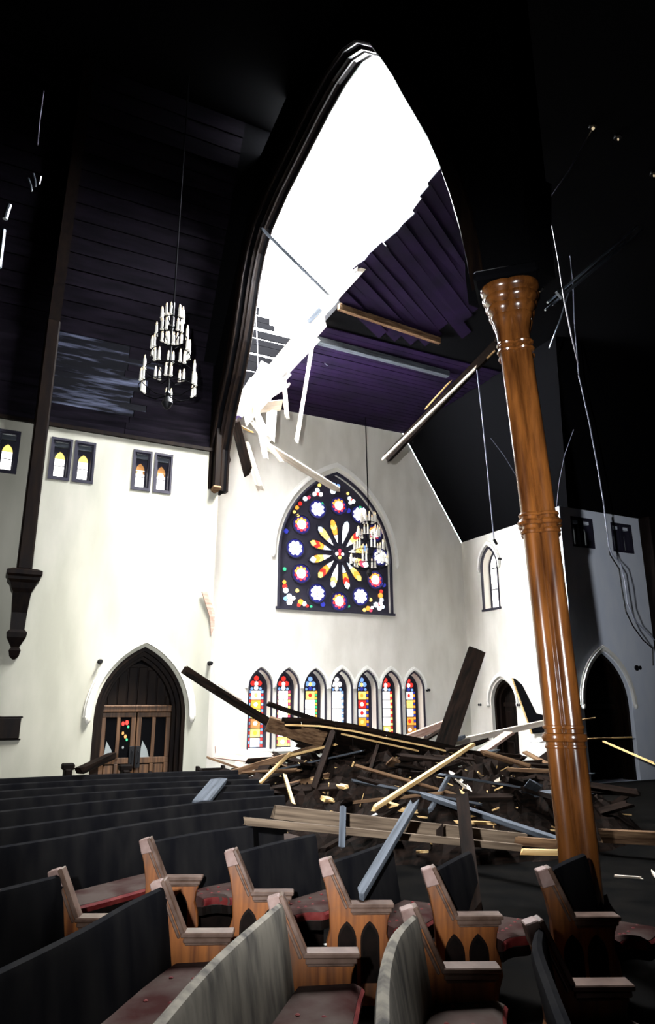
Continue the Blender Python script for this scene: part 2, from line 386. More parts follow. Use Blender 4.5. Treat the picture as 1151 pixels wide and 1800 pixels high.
def disc(c, r, n=8, sx=1, rot=0): return [(c[0]+sx*r*math.cos(2*PI*k/n+rot), c[1]+r*math.sin(2*PI*k/n+rot)) for k in range(n)]
def blob(mesh_key, m, r, n=8, sx=1):
    if mesh_key not in paneME: paneME[mesh_key] = MB().prism(disc((0,0), r, n, sx), lambda u, v, d: (u, d, v), -.02, .01).mesh('glass_pane', M[m])
    return paneME[mesh_key]
def dot(parent, x, z, key, m, r, n=8, sx=1, dd=0, ry=0):
    p = wloc(parent); o = piece('glass_pane', blob(key, m, r, n, sx), parent, (x-p.x, YF+GY-dd-p.y, z-p.z)); o.rotation_euler = (0, ry, 0); return o
hub = obj('centre_ring', MB().band(disc(pc, .20, 24)+disc(pc, .20, 24)[:1], disc(pc, .26, 24)+disc(pc, .26, 24)[:1], fn, GY-.06, GY), M['lead'], rw)
dot(hub, pc[0], pc[1], 'hr', 'g_red', .055)
for k, m in enumerate(('g_pink','g_white','g_yellow','g_pale')):
    a = PI/2+k*PI/2; dot(hub, pc[0]+.105*math.cos(a), pc[1]+.115*math.sin(a), 'hc'+m, m, .055)
pet_cols = [('g_white','g_white','g_white','g_pale'),('g_white','g_yellow','g_red','g_white'),('g_white','g_yellow','g_yellow','g_sky'),('g_white','g_yellow','g_pink','g_white'),('g_pale','g_yellow','g_orange','g_yellow'),('g_pale','g_orange','g_red','g_white'),
            ('g_white','g_white','g_yellow','g_pale'),('g_white','g_orange','g_red','g_yellow'),('g_white','g_yellow','g_orange','g_pale'),('g_pale','g_orange','g_red','g_yellow'),('g_white','g_yellow','g_yellow','g_pale'),('g_white','g_orange','g_yellow','g_orange')]
for k in range(12):
    a = math.radians(75-30*k); ca, sa = math.cos(a), math.sin(a)
    def PP(r, t): return (pc[0]+ca*r-sa*t, pc[1]+(sa*r+ca*t)*1.06)
    cc = pet_cols[k]; petal = obj('petal', MB().band([PP(.30,0),PP(.60,.085),PP(.85,.125),PP(1.02,.09),PP(1.10,0),PP(1.02,-.09),PP(.85,-.125),PP(.60,-.085),PP(.30,0)],
                            [PP(.26,.0),PP(.59,.115),PP(.85,.155),PP(1.05,.11),PP(1.15,0),PP(1.05,-.11),PP(.85,-.155),PP(.59,-.115),PP(.26,0)], fn, GY-.05, GY), M['lead'], rw)
    pane([PP(.32,0),PP(.58,.07),PP(.58,-.07)], cc[0], petal)
    pane([PP(.60,.075),PP(.60,-.075),PP(.80,-.11),PP(.70,0),PP(.80,.11)], cc[1], petal)
    pane([PP(.72,0),PP(.82,-.112),PP(.93,-.10),PP(.84,0),PP(.93,.10),PP(.82,.112)], cc[2], petal)
    pane([PP(.86,0),PP(.95,-.095),PP(1.02,-.075),PP(1.08,0),PP(1.02,.075),PP(.95,.095)], cc[3], petal)
for k in range(12):
    a = math.radians(90-30*k); cx = pc[0]-.03+1.52*math.cos(a); cz = pc[1]+.04+1.56*math.sin(a)
    ro = obj('roundel', MB().band(disc((cx,cz), .30, 20)+disc((cx,cz), .30, 20)[:1], disc((cx,cz), .335, 20)+disc((cx,cz), .335, 20)[:1], fn, GY-.05, GY), M['lead'], rw)
    obj('ground', MB().prism(disc((cx,cz), .29, 16), fn, GY-.012, GY), M['g_navy'], ro)
    if k % 2:
        dot(ro, cx, cz, 'w8', 'g_white', .10, dd=.01); 
        for j in range(8):
            t = PI/8+j*PI/4; dot(ro, cx+.17*math.cos(t), cz+.17*math.sin(t), 'w8p', 'g_white', .062, dd=.01)
        dot(ro, cx, cz, 'w8b', 'g_brown', .02, 5, dd=.03)
    else:
        dot(ro, cx, cz, 'rr', 'g_white', .15, 10, dd=.012)
        for j in range(10):
            t = PI/10+j*PI/5; m = 'g_orange' if j in (1,2,3,4) else ('g_red' if j % 2 else 'g_pink')
            dot(ro, cx+.185*math.cos(t), cz+.185*math.sin(t), 'rr'+m, m, .05, 7, dd=.006)
extras = [(9.62,8.85,'g_sky',.12),(9.42,8.86,'g_pink',.07),(9.80,8.86,'g_sky',.08),(9.61,8.66,'g_pale',.10),(9.05,8.62,'g_pale',.08),(9.17,8.50,'g_white',.07),(8.95,8.48,'g_white',.07),(9.06,8.50,'g_red',.05),(9.12,8.80,'g_yellow',.06),
 (10.22,8.50,'g_pale',.07),(10.36,8.42,'g_white',.07),(10.25,8.36,'g_white',.06),(10.30,8.45,'g_red',.05),(10.16,8.66,'g_yellow',.05),(8.62,8.28,'g_pale',.08),(8.75,8.34,'g_pink',.06),(8.45,8.10,'g_red',.07),(8.34,7.95,'g_orange',.07),(8.25,7.8,'g_yellow',.05),
 (10.75,8.15,'g_pale',.09),(10.62,8.25,'g_green',.05),(10.92,7.95,'g_orange',.05),(9.25,8.22,'g_green',.05),(10.17,8.08,'g_blue',.09),(8.38,7.70,'g_yellow',.05),(7.98,7.15,'g_blue',.08),(7.95,5.95,'g_green',.06),(8.38,5.32,'g_yellow',.06),
 (11.45,5.72,'g_blue',.08),(9.25,4.95,'g_blue',.08),(10.15,4.95,'g_green',.05),(10.95,5.2,'g_yellow',.06),(7.95,5.55,'g_orange',.06),(7.97,5.42,'g_red',.08),(8.0,5.3,'g_pale',.09),(8.12,5.12,'g_pale',.09),(8.25,5.08,'g_white',.07),(8.13,4.95,'g_white',.09),(8.0,5.05,'g_sky',.07),(8.14,5.05,'g_red',.05),
 (8.5,4.98,'g_orange',.09),(8.62,4.93,'g_white',.07),(8.72,4.87,'g_red',.05),(8.44,4.88,'g_red',.06),(8.85,4.86,'g_green',.04),(11.35,5.5,'g_red',.06),(11.32,5.36,'g_orange',.09),(11.36,5.22,'g_pale',.07),(11.15,5.05,'g_pale',.09),(11.32,5.1,'g_white',.07),(11.27,4.95,'g_white',.08),(11.4,5.0,'g_pale',.06),(11.26,5.06,'g_red',.06),
 (10.85,4.92,'g_orange',.08),(10.95,4.86,'g_pink',.06),(10.72,4.86,'g_yellow',.06),(11.0,4.95,'g_white',.05)]
for x, z, m, r in extras: dot(rw, x, z, 'x%s%.2f' % (m, r), m, r, 7, dd=.008)

# seven lancets -----------------------------------------------------------
lcols = [['g_red','g_white','g_orange','g_yellow','g_brown','g_yellow','g_pale'],['g_red','g_white','g_white','g_white','g_pale','g_white','g_yellow'],['g_sky','g_yellow','g_white','g_white','g_white','g_white','g_white'],
         ['g_white','g_white','g_white','g_white','g_white','g_white','g_white'],['g_sky','g_yellow','g_red','g_pale','g_orange','g_pink','g_yellow'],['g_red','g_white','g_white','g_white','g_white','g_yellow','g_white'],['g_red','g_white','g_yellow','g_pale','g_orange','g_brown','g_yellow']]
bcols = ['g_sky','g_pink','g_orange','g_sky','g_orange','g_red','g_blue']; bcols2 = ['g_red','g_yellow','g_green','g_white','g_blue','g_yellow','g_orange']
for i, cx in enumerate(LC):
    o = empty('window_%d' % (7+i), (cx, 19.3, .76), kind='structure')
    hood(o, 'hood_mould', cx, .335, 2.42, 2.95, fn, .055, .05, .06, n=8, stops=False)
    mb = MB(); a = gothic(cx, .325, .74, 2.42, 2.935, 8); b = gothic(cx, .365, .74, 2.42, 2.985, 8); mb.band(a, b, fn, -.02, .04)
    a = gothic(cx, .25, .77, 2.42, 2.82, 8); b = gothic(cx, .33, .77, 2.42, 2.93, 8); mb.band(a, b, fn, .33, .42)
    fr = obj('window_frame', mb, M['lead'], o)
    obj('sill', MB().prism(rect(cx-.40, .70, cx+.40, .765), fn, -.05, .3), M['plaster_white'], o)
    obj('leading', MB().prism(gothic(cx, .255, .77, 2.42, 2.83, 8), fn, .36, .42), M['lead'], o)
    fq = lambda u, v, d: (u, YF+.36+d, v)
    cs = lcols[i]
    # head: trefoil of three lobes over the first panel
    for dx, dz, r, m in ((0,.24,.075,cs[0]),(-.10,.10,.075,cs[0]),(.10,.10,.075,cs[0]),(0,.09,.06,cs[1]),(0,-.03,.06,'g_blue' if i in (2,4,6) else cs[1]),(-.13,-.05,.04,'g_sky'),(.13,-.05,.04,'g_sky')):
        obj('glass_pane', MB().prism(disc((cx+dx,2.46+dz), r, 8), fq, -.02, .01), M[m], fr)
    zt = 2.36; n = 6; hh = (zt-.80)/n
    for j in range(n):
        z1 = zt-j*hh; z0 = z1-hh
        m = cs[j+1] if j+1 < len(cs) else cs[-1]
        big = i in (2,3) and j > 0
        hole = disc((cx,(z0+z1)/2), .07, 6)
        if big: obj('glass_pane', MB().prism(rect(cx-.15, z0+.006, cx+.15, z1-.006), fq, -.02, .01), M[m], fr)
        else:
            obj('glass_pane', MB().prism(rect(cx-.14, z0+.012, cx+.14, z1-.012), fq, -.02, .01, [hole]), M[m], fr)
            obj('glass_pane', MB().prism(disc((cx,(z0+z1)/2), .06, 6), fq, -.02, .01), M[['g_yellow','g_white','g_red','g_white','g_orange','g_white','g_red'][(i+j) % 7] if i not in (1,5) else 'g_white'], fr)
    bd = {}
    for s in (-1, 1):
        for q in range(18):
            z = .81+q*.087; m = (bcols[i] if q % 2 else bcols2[i]); bd.setdefault(m, MB()).prism(rect(cx+s*.195-.03, z, cx+s*.195+.03, z+.07), fq, -.02, .01)
    for m, b_ in bd.items(): tag(obj('border_glass', b_, M[m], fr), kind='stuff')
    for zc in (1.32, 1.84): obj('saddle_bar', MB().prism(rect(cx-.25, zc-.012, cx+.25, zc+.012), fq, -.05, -.02), M['lead'], fr)

# small side lancet
fnx = FX(XR)
o = empty('window_14', (XR+.3, 17.6, 4.95), kind='structure')
hood(o, 'hood_mould', 17.6, .40, 6.30, 6.95, fnx, .07, .08, .07, n=8)
mb = MB(); a = gothic(17.6, .375, 4.93, 6.30, 6.92, 8); b = gothic(17.6, .425, 4.93, 6.30, 6.99, 8); mb.band(a, b, fnx, -.03, .04); mb.prism(rect(17.14,4.88,18.06,4.95), fnx, -.05, .04)
mb.band(gothic(17.6, .33, 4.96, 6.30, 6.84, 8), gothic(17.6, .395, 4.96, 6.30, 6.93, 8), fnx, .30, .36); fr = obj('window_frame', mb, M['lead'], o)
obj('glass_pane', MB().prism(rect(17.26, 4.96, 17.94, 5.6), fnx, .33, .36), M['g_white'], fr); obj('glass_pane', MB().prism(rect(17.26, 5.61, 17.94, 6.3), fnx, .33, .36), M['g_white'], fr)
obj('glass_pane', MB().prism(gothic(17.6, .33, 6.31, 6.312, 6.84, 8), fnx, .33, .36), M['g_white'], fr)
obj('glass_pane', MB().prism(disc((17.5,6.42), .09, 6), fnx, .31, .33), M['g_orange'], fr)
for z in (5.6, 6.3): obj('glazing_bar', MB().prism(rect(17.22, z-.015, 17.98, z+.015), fnx, .29, .35), M['lead'], fr)

# ------------------------------------------------------------------ ceilings
def slab(pts, th, up=(0,0,1)):
    pts = [Vector(p) for p in pts]; u = Vector(up)*th; n = len(pts)
    mb = MB(); mb.add(pts+[p+u for p in pts], [tuple(range(n)), tuple(range(2*n-1, n-1, -1))]+[(i, (i+1) % n, n+(i+1) % n, n+i) for i in range(n)]); return mb
ZK = 9.5; SLP = 1.9; YR = 11.6; ZRD = ZK+SLP*(14-YR)
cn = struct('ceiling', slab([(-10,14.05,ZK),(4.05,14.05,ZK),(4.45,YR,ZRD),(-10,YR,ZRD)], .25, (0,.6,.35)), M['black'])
slab2 = slab([(-10,YR,ZRD),(4.42,YR,ZRD),(5.72,-6,ZRD),(-10,-6,ZRD)], .25); struct('ceiling_nave_rear', slab2, M['black'])
# boards along the nave slope (parts of the ceiling), glossy, each tilted a little differently
L = math.hypot(14-YR, ZRD-ZK); dv = Vector((0, (YR-14)/L, (ZRD-ZK)/L)); nv = Vector((0, -dv.z, dv.y)); nv = nv if nv.z < 0 else -nv
def xarch(y): return 4.2 + (14-y)*.0747
nb = 16; bw = L/nb
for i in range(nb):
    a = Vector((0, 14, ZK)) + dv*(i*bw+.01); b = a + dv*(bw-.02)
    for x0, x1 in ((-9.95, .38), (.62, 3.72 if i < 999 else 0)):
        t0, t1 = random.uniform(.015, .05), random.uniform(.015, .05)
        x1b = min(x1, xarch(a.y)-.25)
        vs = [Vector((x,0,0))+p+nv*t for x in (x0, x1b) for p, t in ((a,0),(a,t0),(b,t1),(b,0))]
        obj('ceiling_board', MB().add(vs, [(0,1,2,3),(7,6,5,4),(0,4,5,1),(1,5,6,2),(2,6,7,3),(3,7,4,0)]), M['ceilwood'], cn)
# upright boarded frieze between plaster and slope
fz = struct('wall_frieze_left', MB().box((-10,14.12,ZT), (4.2,14.4,ZK+.3)), M['black'])
nfr = 14
for i in range(nfr):
    z0 = ZT+.03+i*(ZK-ZT-.03)/nfr
    xf = 2.5+random.uniform(-.5,.4)
    for x0, x1, fm in ((-9.95,.38,'ceilwood'),(.62,xf,'frieze_sheen' if i > 2 else 'ceilwood'),(xf+.01,3.95,'ceilwood')):  # only the middle boards carry the painted sheen
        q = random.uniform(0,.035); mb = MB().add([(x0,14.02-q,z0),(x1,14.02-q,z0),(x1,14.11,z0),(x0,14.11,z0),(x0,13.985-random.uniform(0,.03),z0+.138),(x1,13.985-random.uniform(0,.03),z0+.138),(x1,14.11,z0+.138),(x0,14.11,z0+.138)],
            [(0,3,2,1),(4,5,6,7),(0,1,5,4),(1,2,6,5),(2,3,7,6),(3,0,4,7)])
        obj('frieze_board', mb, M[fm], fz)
struct('trim_1', MB().box((-10,13.93,ZT-.04), (4.02,14.02,ZT+.035)), M['darkwood'])
# flat collar ceiling over the crossing bay and transept: slab plus separate boards
HX = 6.62
flat = [(4.95,-6,ZFL),(4.95,6.6,ZFL),(HX-.1,6.6,ZFL),(HX-.05,9,ZFL),(HX,12,ZFL),(HX,18.99,ZFL),(12.25,18.99,ZFL),(12.25,11.65,ZFL),(20,11.65,ZFL),(20,-6,ZFL)]
cf = struct('ceiling_flat', slab(flat, .18), M['black'])
dvec = Vector((.84,.545,0)).normalized(); pv = Vector((-dvec.y, dvec.x, 0))
k = 0
for i in range(30):          # diagonal boarding nearer the arch
    y0 = 8.0+i*.36
    if y0 > 12.4: break
    xs = 6.32+.10*math.sin(y0*2.1)+random.uniform(-.05,.05); xe = xs+2.8+random.random(); h = .355/dvec.x/2*.93
    if y0+(xe-xs)*dvec.y/dvec.x > 13.5: xe = xs+(13.5-y0)*dvec.x/dvec.y
    if xe < xs+.3: continue
    zb = ZFL-.045-random.uniform(0,.03); sk = dvec.y/dvec.x; c4 = [(xs,y0-h),(xe,y0-h+(xe-xs)*sk),(xe,y0+h+(xe-xs)*sk),(xs+random.uniform(-.06,.06),y0+h)]
    obj('ceiling_board', MB().prism(c4, lambda u, v, d: (u, v, zb+d+.03*(v-y0 > 0)), 0, .03), M['ceil_glow_tint'], cf)
for i in range(24):          # boarding over the far bay, running across
    y0 = 13.9+i*.215
    if y0 > 18.9: break
    x0 = 6.45+random.uniform(-.12,.3)
    obj('ceiling_board', MB().bar((x0,y0,ZFL-.02+random.uniform(-.02,0)), (12.24,y0,ZFL-.02), .20, .03, (0,0,1), .04), M['ceil_glow_tint'], cf)
# right transept slope, right nave slope (valley between them), kept left slope
struct('ceiling_slope_right', slab([(12.25,11.65,ZFL),(12.25,18.99,ZFL),(XR,18.99,ZT),(XR,14,ZT)], .2, (.8,0,.5)), M['black'])
struct('ceiling_slope_nave_right', slab([(12.25,11.65,ZFL),(20,11.65,ZFL),(20,14,ZT),(XR,14,ZT)], .2, (0,.8,.5)), M['black'])
for i in range(9):
    x = 12.25+ (XR-12.25)*(i+.5)/9; 
    z = ZFL-(x-12.25)/(XR-12.25)*(ZFL-ZT)
tl = struct('ceiling_slope_left', slab([(XL,17.0,ZT),(HX,17.2,ZFL),(HX,18.99,ZFL),(XL,18.99,ZT)], .15, (-.8,0,.5)), M['ceil_glow_tint'])
struct('sky_blocker', MB().box((7.0,-6,ZFL+.18),(7.3,7.6,16.5)), M['black'])  # unseen wall added above the ceiling to cut sky light on the left wall
struct('wall_gap_right', MB().box((19.5,13.9,ZT),(20,14.4,ZFL)), M['black'])

# ------------------------------------------------------------------ the great arch
LF = Vector((4.2, 14.0, 0)); CC = Vector((4.87, 5.03, 0)); tv = (CC-LF).normalized(); tn = Vector((-tv.y, tv.x, 0)); SA = (CC-LF).length
if tn.x < 0: tn = -tn
def FA(s, z, d): return LF + tv*s + tn*d + Vector((0,0,z))
A = [(0.0,6.5),(.02,7.45),(.35,8.25),(.75,8.95),(1.05,9.65),(1.24,10.3),(1.42,10.95),(1.66,11.5),(2.0,11.93),(2.74,12.32),(3.62,12.62),(4.41,12.89),(5.05,13.03),(5.63,13.0),(6.08,12.75),(6.5,12.25),(6.78,11.69),(7.05,11.1),(7.29,10.5),(7.55,9.9),(7.8,9.3),(7.99,8.75),(8.15,8.2),(8.29,7.6),(8.38,7.1),(8.45,6.5)]
def ztop(s):
    y = (LF+tv*s).y; return (ZK+SLP*(14-y) if y > YR else ZRD)+.25
sp = [(-.35,6.5),(-.35,ztop(0)+.2)]+[(s, ztop(s)) for s in (0,2,4,6,7.5,9)]+[(19.9,ztop(9)), (19.9,ZFL-.02),(9.3,ZFL-.02),(9.3,6.42),(8.45,6.42)]
sp = sp + list(reversed(A[:-1]))
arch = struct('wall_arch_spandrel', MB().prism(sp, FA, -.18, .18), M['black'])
def offs(pts, r):
    out = []
    for i, p in enumerate(pts):
        a = Vector(pts[max(i-1,0)]); b = Vector(pts[min(i+1,len(pts)-1)]); d = (b-a).normalized(); n = Vector((-d.y, d.x)); out.append((p[0]+n.x*r, p[1]+n.y*r))
    return out
av = empty('arch_ribs', (4.2, 14.0, 6.5), 'huge dark pointed timber arch ribs from left wall corner to column', 'arch')
for r, a, b in ((-.03,.12,.235),(.12,.05,.28),(.0,-.30,-.2)):
    pass
obj('soffit_rib', MB().band(offs(A, -.06), offs(A, .10), FA, -.09, .09), M['darkwood'], av)
obj('outer_rib', MB().band(offs(A, .02), offs(A, .22), FA, -.24, -.16), M['darkwood'], av)
obj('inner_rib', MB().band(offs(A, .02), offs(A, .22), FA, .16, .24), M['darkwood'], av)
for dd in (-.20, .20, .0): obj('roll_moulding', MB().tube([FA(s, z, dd) for s, z in offs(A, -.05 if dd == 0 else .02)], .035, 8), M['darkwood'], av, smooth=True)

# wall posts on the left wall --------------------------------------------------
p1 = empty('wall_post', (.5,13.85,2.77), 'dark timber wall post with carved corbel left of the doorway', 'post')
obj('shaft', MB().box((.36,13.55,4.36),(.62,14.0,ZK)), M['darkwood'], p1, bevel=.03)
obj('capital', MB().loft([[Vector(q) for q in ((.5-a,14.0,z),(.5+a,14.0,z),(.5+a,14.0-b,z),(.5-a,14.0-b,z))] for a, b, z in ((.15,.38,3.95),(.19,.42,4.02),(.22,.46,4.12),(.27,.52,4.17),(.27,.52,4.22),(.30,.56,4.26),(.30,.56,4.33),(.2,.5,4.37))]), M['darkwood'], p1)
obj('corbel', MB().loft([[Vector(q) for q in ((.5-a,14.0,z),(.5+a,14.0,z),(.5+a,14.0-b,z),(.5-a,14.0-b,z))] for a, b, z in ((.02,.03,2.77),(.08,.08,2.83),(.10,.12,2.93),(.07,.1,2.99),(.16,.18,3.16),(.17,.2,3.25),(.12,.18,3.30),(.13,.22,3.6),(.155,.37,3.97))]), M['darkwood'], p1)
obj('ceiling_rib', MB().bar(Vector((.5,13.9,ZK))+nv*.1, Vector((.5,YR,ZRD))+nv*.1, .22, .3, nv), M['darkwood'], p1)
p2 = empty('corner_post', (4.08,13.93,6.45), 'slim brown corner post under the arch at the wall edge', 'post')
obj('shaft', MB().box((4.04,13.80,6.52),(4.19,13.998,ZK)), M['darkwood'], p2, bevel=.02)
obj('foot', MB().loft([[Vector(q) for q in ((4.115-a,13.998,z),(4.115+a,13.998,z),(4.115+a,13.998-b,z),(4.115-a,13.998-b,z))] for a, b, z in ((.02,.04,6.42),(.08,.16,6.46),(.09,.22,6.5),(.08,.2,6.54))]), M['timber_brown'], p2)
tag(obj('wall_plaque', MB().box((-.3,13.94,1.40),(.74,13.998,1.75)).box((-.34,13.96,1.37),(.77,13.998,1.40)).box((-.34,13.96,1.75),(.77,13.998,1.78)), M['darkwood'], bevel=.01), 'dark wooden wall plaque low on left wall beneath the corbel', 'plaque')
tag(obj('broken_lath', MB().add([at(355,1040,13.9),at(364,1040,13.9),at(377,1075,13.97),at(377,1100,13.97),at(371,1118,13.97),at(369,1085,13.95)]+[at(355,1040,13.9)+Vector((0,.04,0)),at(364,1040,13.9)+Vector((0,.04,0)),at(377,1075,13.97)+Vector((0,.025,0)),at(377,1100,13.97)+Vector((0,.025,0)),at(371,1118,13.97)+Vector((0,.025,0)),at(369,1085,13.95)+Vector((0,.04,0))],
    [(0,1,2,3,4,5),(11,10,9,8,7,6)]+[(i,(i+1)%6,6+(i+1)%6,6+i) for i in range(6)]), M['timber_pink']), 'short splintered brown lath hanging at the right edge of the left wall', 'lath')
for (px, py, Y, nm) in ((176,1163,13.95,'black wall bracket left of the big doorway arch'),(369,1166,13.95,'small brown wall bracket at the bright left wall corner'),(752,1213,18.95,'small grey wall bracket right of the seven lancets')):
    c = at(px,py,Y); tag(obj('wall_bracket', MB().lathe((c.x,Y+.04,c.z), [(.05,0),(.05,.02),(.02,.04),(.02,.09),(.045,.11),(.03,.15)], 10, (0,-1,0)), M['iron'], smooth=True), nm, 'bracket')
for (y, z, nm) in ((18.45,1.95,'wall sconce left of the small transept door'),(16.62,1.95,'wall sconce right of the small transept door'),(17.0,6.45,'small wall boss right of the side lancet')):
    tag(obj('wall_sconce', MB().lathe((XR-.001,y,z), [(.04,0),(.04,.02),(.015,.03),(.015,.06),(.04,.08),(.03,.10)], 10, (-1,0,0)), M['iron'], smooth=True), nm, 'sconce')
tag(obj('wall_boss', MB().lathe((16.55,13.999,2.95), [(.08,0),(.08,.03),(.03,.05),(.03,.1),(.06,.13)], 10, (0,-1,0)), M['iron'], smooth=True), 'small dark boss on the right wall beside the black doorway', 'boss')

# ------------------------------------------------------------------ the clustered column
hb = CC.normalized(); rgt = Vector((hb.y, -hb.x, 0)); hb = Vector((hb.x, hb.y, 0))
def cax(z):    # the shaken column leans a little
    pts = [(0,.055),(1.2,.045),(1.7,.02),(2.45,.003),(3.7,-.035),(4.6,-.075),(5.6,-.125),(6.5,-.165)]
    for (a, p), (b, q) in zip(pts, pts[1:]):
        if z <= b: return CC + rgt*(p+(q-p)*(z-a)/(b-a)) + Vector((0,0,z))
    return CC + rgt*(-.165) + Vector((0,0,z))
co = empty('clustered_column', (CC.x, CC.y, 0), 'brown wood-grained clustered column with ringed shafts and moulded capital', 'column')
dirs = [(-1,-1),(1,-1),(1,1),(-1,1)]; SR = .087; SO = .080
for a, b in dirs:
    off = rgt*(a*SO)+hb*(b*SO)
    zs_ = [0, .8, 1.6, 2.4, 3.2, 3.7, 4.6, 5.6, 6.0]
    obj('shaft', MB().tube([cax(z)+off for z in zs_], [SR*1.06, SR*1.06, SR*1.04, SR*1.03, SR*1.02, SR, SR*.99, SR*.97, SR*.97], 20), M['column'], co, smooth=True)
obj('core', MB().tube([cax(z) for z in (0,2,4,6)], .06, 8), M['darkwood'], co)
def rings(name, zlist):
    mb = MB()
    for a, b in dirs:
        off = rgt*(a*SO)+hb*(b*SO)
        for z, e, h in zlist:
            mb.lathe(cax(z)+off, [(SR*.9,-h),(SR+e*.7,-h*.7),(SR+e,0),(SR+e*.7,h*.7),(SR*.9,h)], 20)
    return obj(name, mb, M['column'], co, smooth=True)
rings('ring_band', [(1.79,.018,.022),(1.70,.034,.045),(1.62,.016,.02)])
rings('ring_band', [(3.80,.03,.022),(3.72,.05,.035),(3.63,.028,.03)])
rings('neck_ring', [(5.70,.028,.022),(5.62,.03,.025)])
mb = MB()
for a, b in dirs:
    off = rgt*(a*SO)+hb*(b*SO)
    mb.lathe(cax(5.95)+off, [(SR,-.25),(SR+.005,-.1),(SR+.03,.02),(SR+.05,.06),(SR+.05,.09),(SR+.035,.10),(SR+.06,.13),(SR+.085,.17),(SR+.085,.20),(SR+.06,.215),(SR+.09,.25),(SR+.115,.28),(SR+.115,.31),(SR+.09,.325),(SR+.12,.36),(SR+.145,.39),(SR+.145,.43),(SR+.10,.45)], 20)
obj('capital', mb, M['column'], co, smooth=True)
obj('abacus', MB().prism([(-.34,-.34),(-.34,.34),(.34,.34),(.34,-.34)], lambda u, v, d: cax(6.42)+rgt*u+hb*v+Vector((0,0,d-.02)), 0, .12), M['black'], co, bevel=.03)
# arch foot rising from the capital (leans towards the arch)
obj('springer', MB().loft([[FA(s0+q*s1, z, d) for q, d in ((-1,-1*w_),(1,-1*w_),(1,w_),(-1,w_))] for s0, s1, z, w_ in ((8.72,.32,6.45,.25),(8.8,.46,6.9,.22),(8.86,.5,7.6,.2))]), M['black'], co)
obj('base', MB().lathe(cax(0), [(.30,0),(.30,.18),(.26,.22),(.27,.27),(.24,.31),(.21,.36),(.2,.42)], 8), M['darkwood'], co)

# ------------------------------------------------------------------ chandeliers
candME = MB().lathe((0,0,0), [(.030,0),(.034,.012),(.024,.02),(.024,.17),(.018,.175)], 8).mesh('candle', M['candle'], smooth=True)
bulbME = MB().lathe((0,0,.175), [(.008,0),(.017,.02),(.014,.045),(.003,.07)], 6).mesh('bulb', M['bulb'], smooth=True)
def chandelier(c, zt, zb, rmax, zc, label, tiers, sc=1.0, tilt=0):
    """c = x,y of the stem; candles stand on rings that widen downwards"""
    o = empty('tiered_chandelier', (c[0], c[1], zb-.4), label, 'chandelier', 'tiered candle chandeliers')
    x, y = c
    obj('stem', MB().tube([(x,y,zb-.15),(x,y,zt+.35)], .022, 8), M['iron'], o, smooth=True)
    obj('finial', MB().lathe((x,y,zb-.4), [(.01,0),(.06,.05),(.10,.12),(.07,.2),(.03,.25),(.05,.3),(.02,.36)], 12), M['iron'], o, smooth=True)
    obj('hanging_rod', MB().tube([(x,y,zt+.3),(x+tilt,y,zc)], .014, 6), M['black'], o)
    for i in range(tiers):
        f = i/(tiers-1); z = zt+(zb-zt)*f; r = rmax*(.38+.62*f); n = 6 if i else 5
        tr = obj('tier_ring', MB().tube([(x+r*math.cos(2*PI*k/24), y+r*math.sin(2*PI*k/24), z-.02) for k in range(24)], .008, 5, True), M['black'], o)
        for j in range(n):
            a = 2*PI*j/n+i*.52+.3; arm = MB().tube([(x,y,z-.14),(x+.5*r*math.cos(a),y+.5*r*math.sin(a),z-.16),(x+.95*r*math.cos(a),y+.95*r*math.sin(a),z-.06),(x+r*math.cos(a),y+r*math.sin(a),z-.01)], .009, 5)
            obj('arm', arm, M['black'], tr)
            for e in (-1, 1):
                px, py = x+r*math.cos(a)-e*.042*sc*math.sin(a)*1.0, y+r*math.sin(a)+e*.042*sc*math.cos(a)
                p = wloc(tr); q = piece('candle', candME, tr, (px-p.x, py-p.y, z-p.z)); q2 = piece('bulb', bulbME, tr, (px-p.x, py-p.y, z-p.z)); q.scale = q2.scale = (sc,sc,sc)
    return o
chandelier((2.33,11.0), 8.58, 7.25, .50, ZRD, 'tiered candle chandelier hanging against the dark left ceiling', 5, 1.0, .0)
chandelier((10.42,18.3), 7.5, 6.15, .58, ZFL, 'tiered candle chandelier hanging before the rose window', 4, 1.3, -.05)

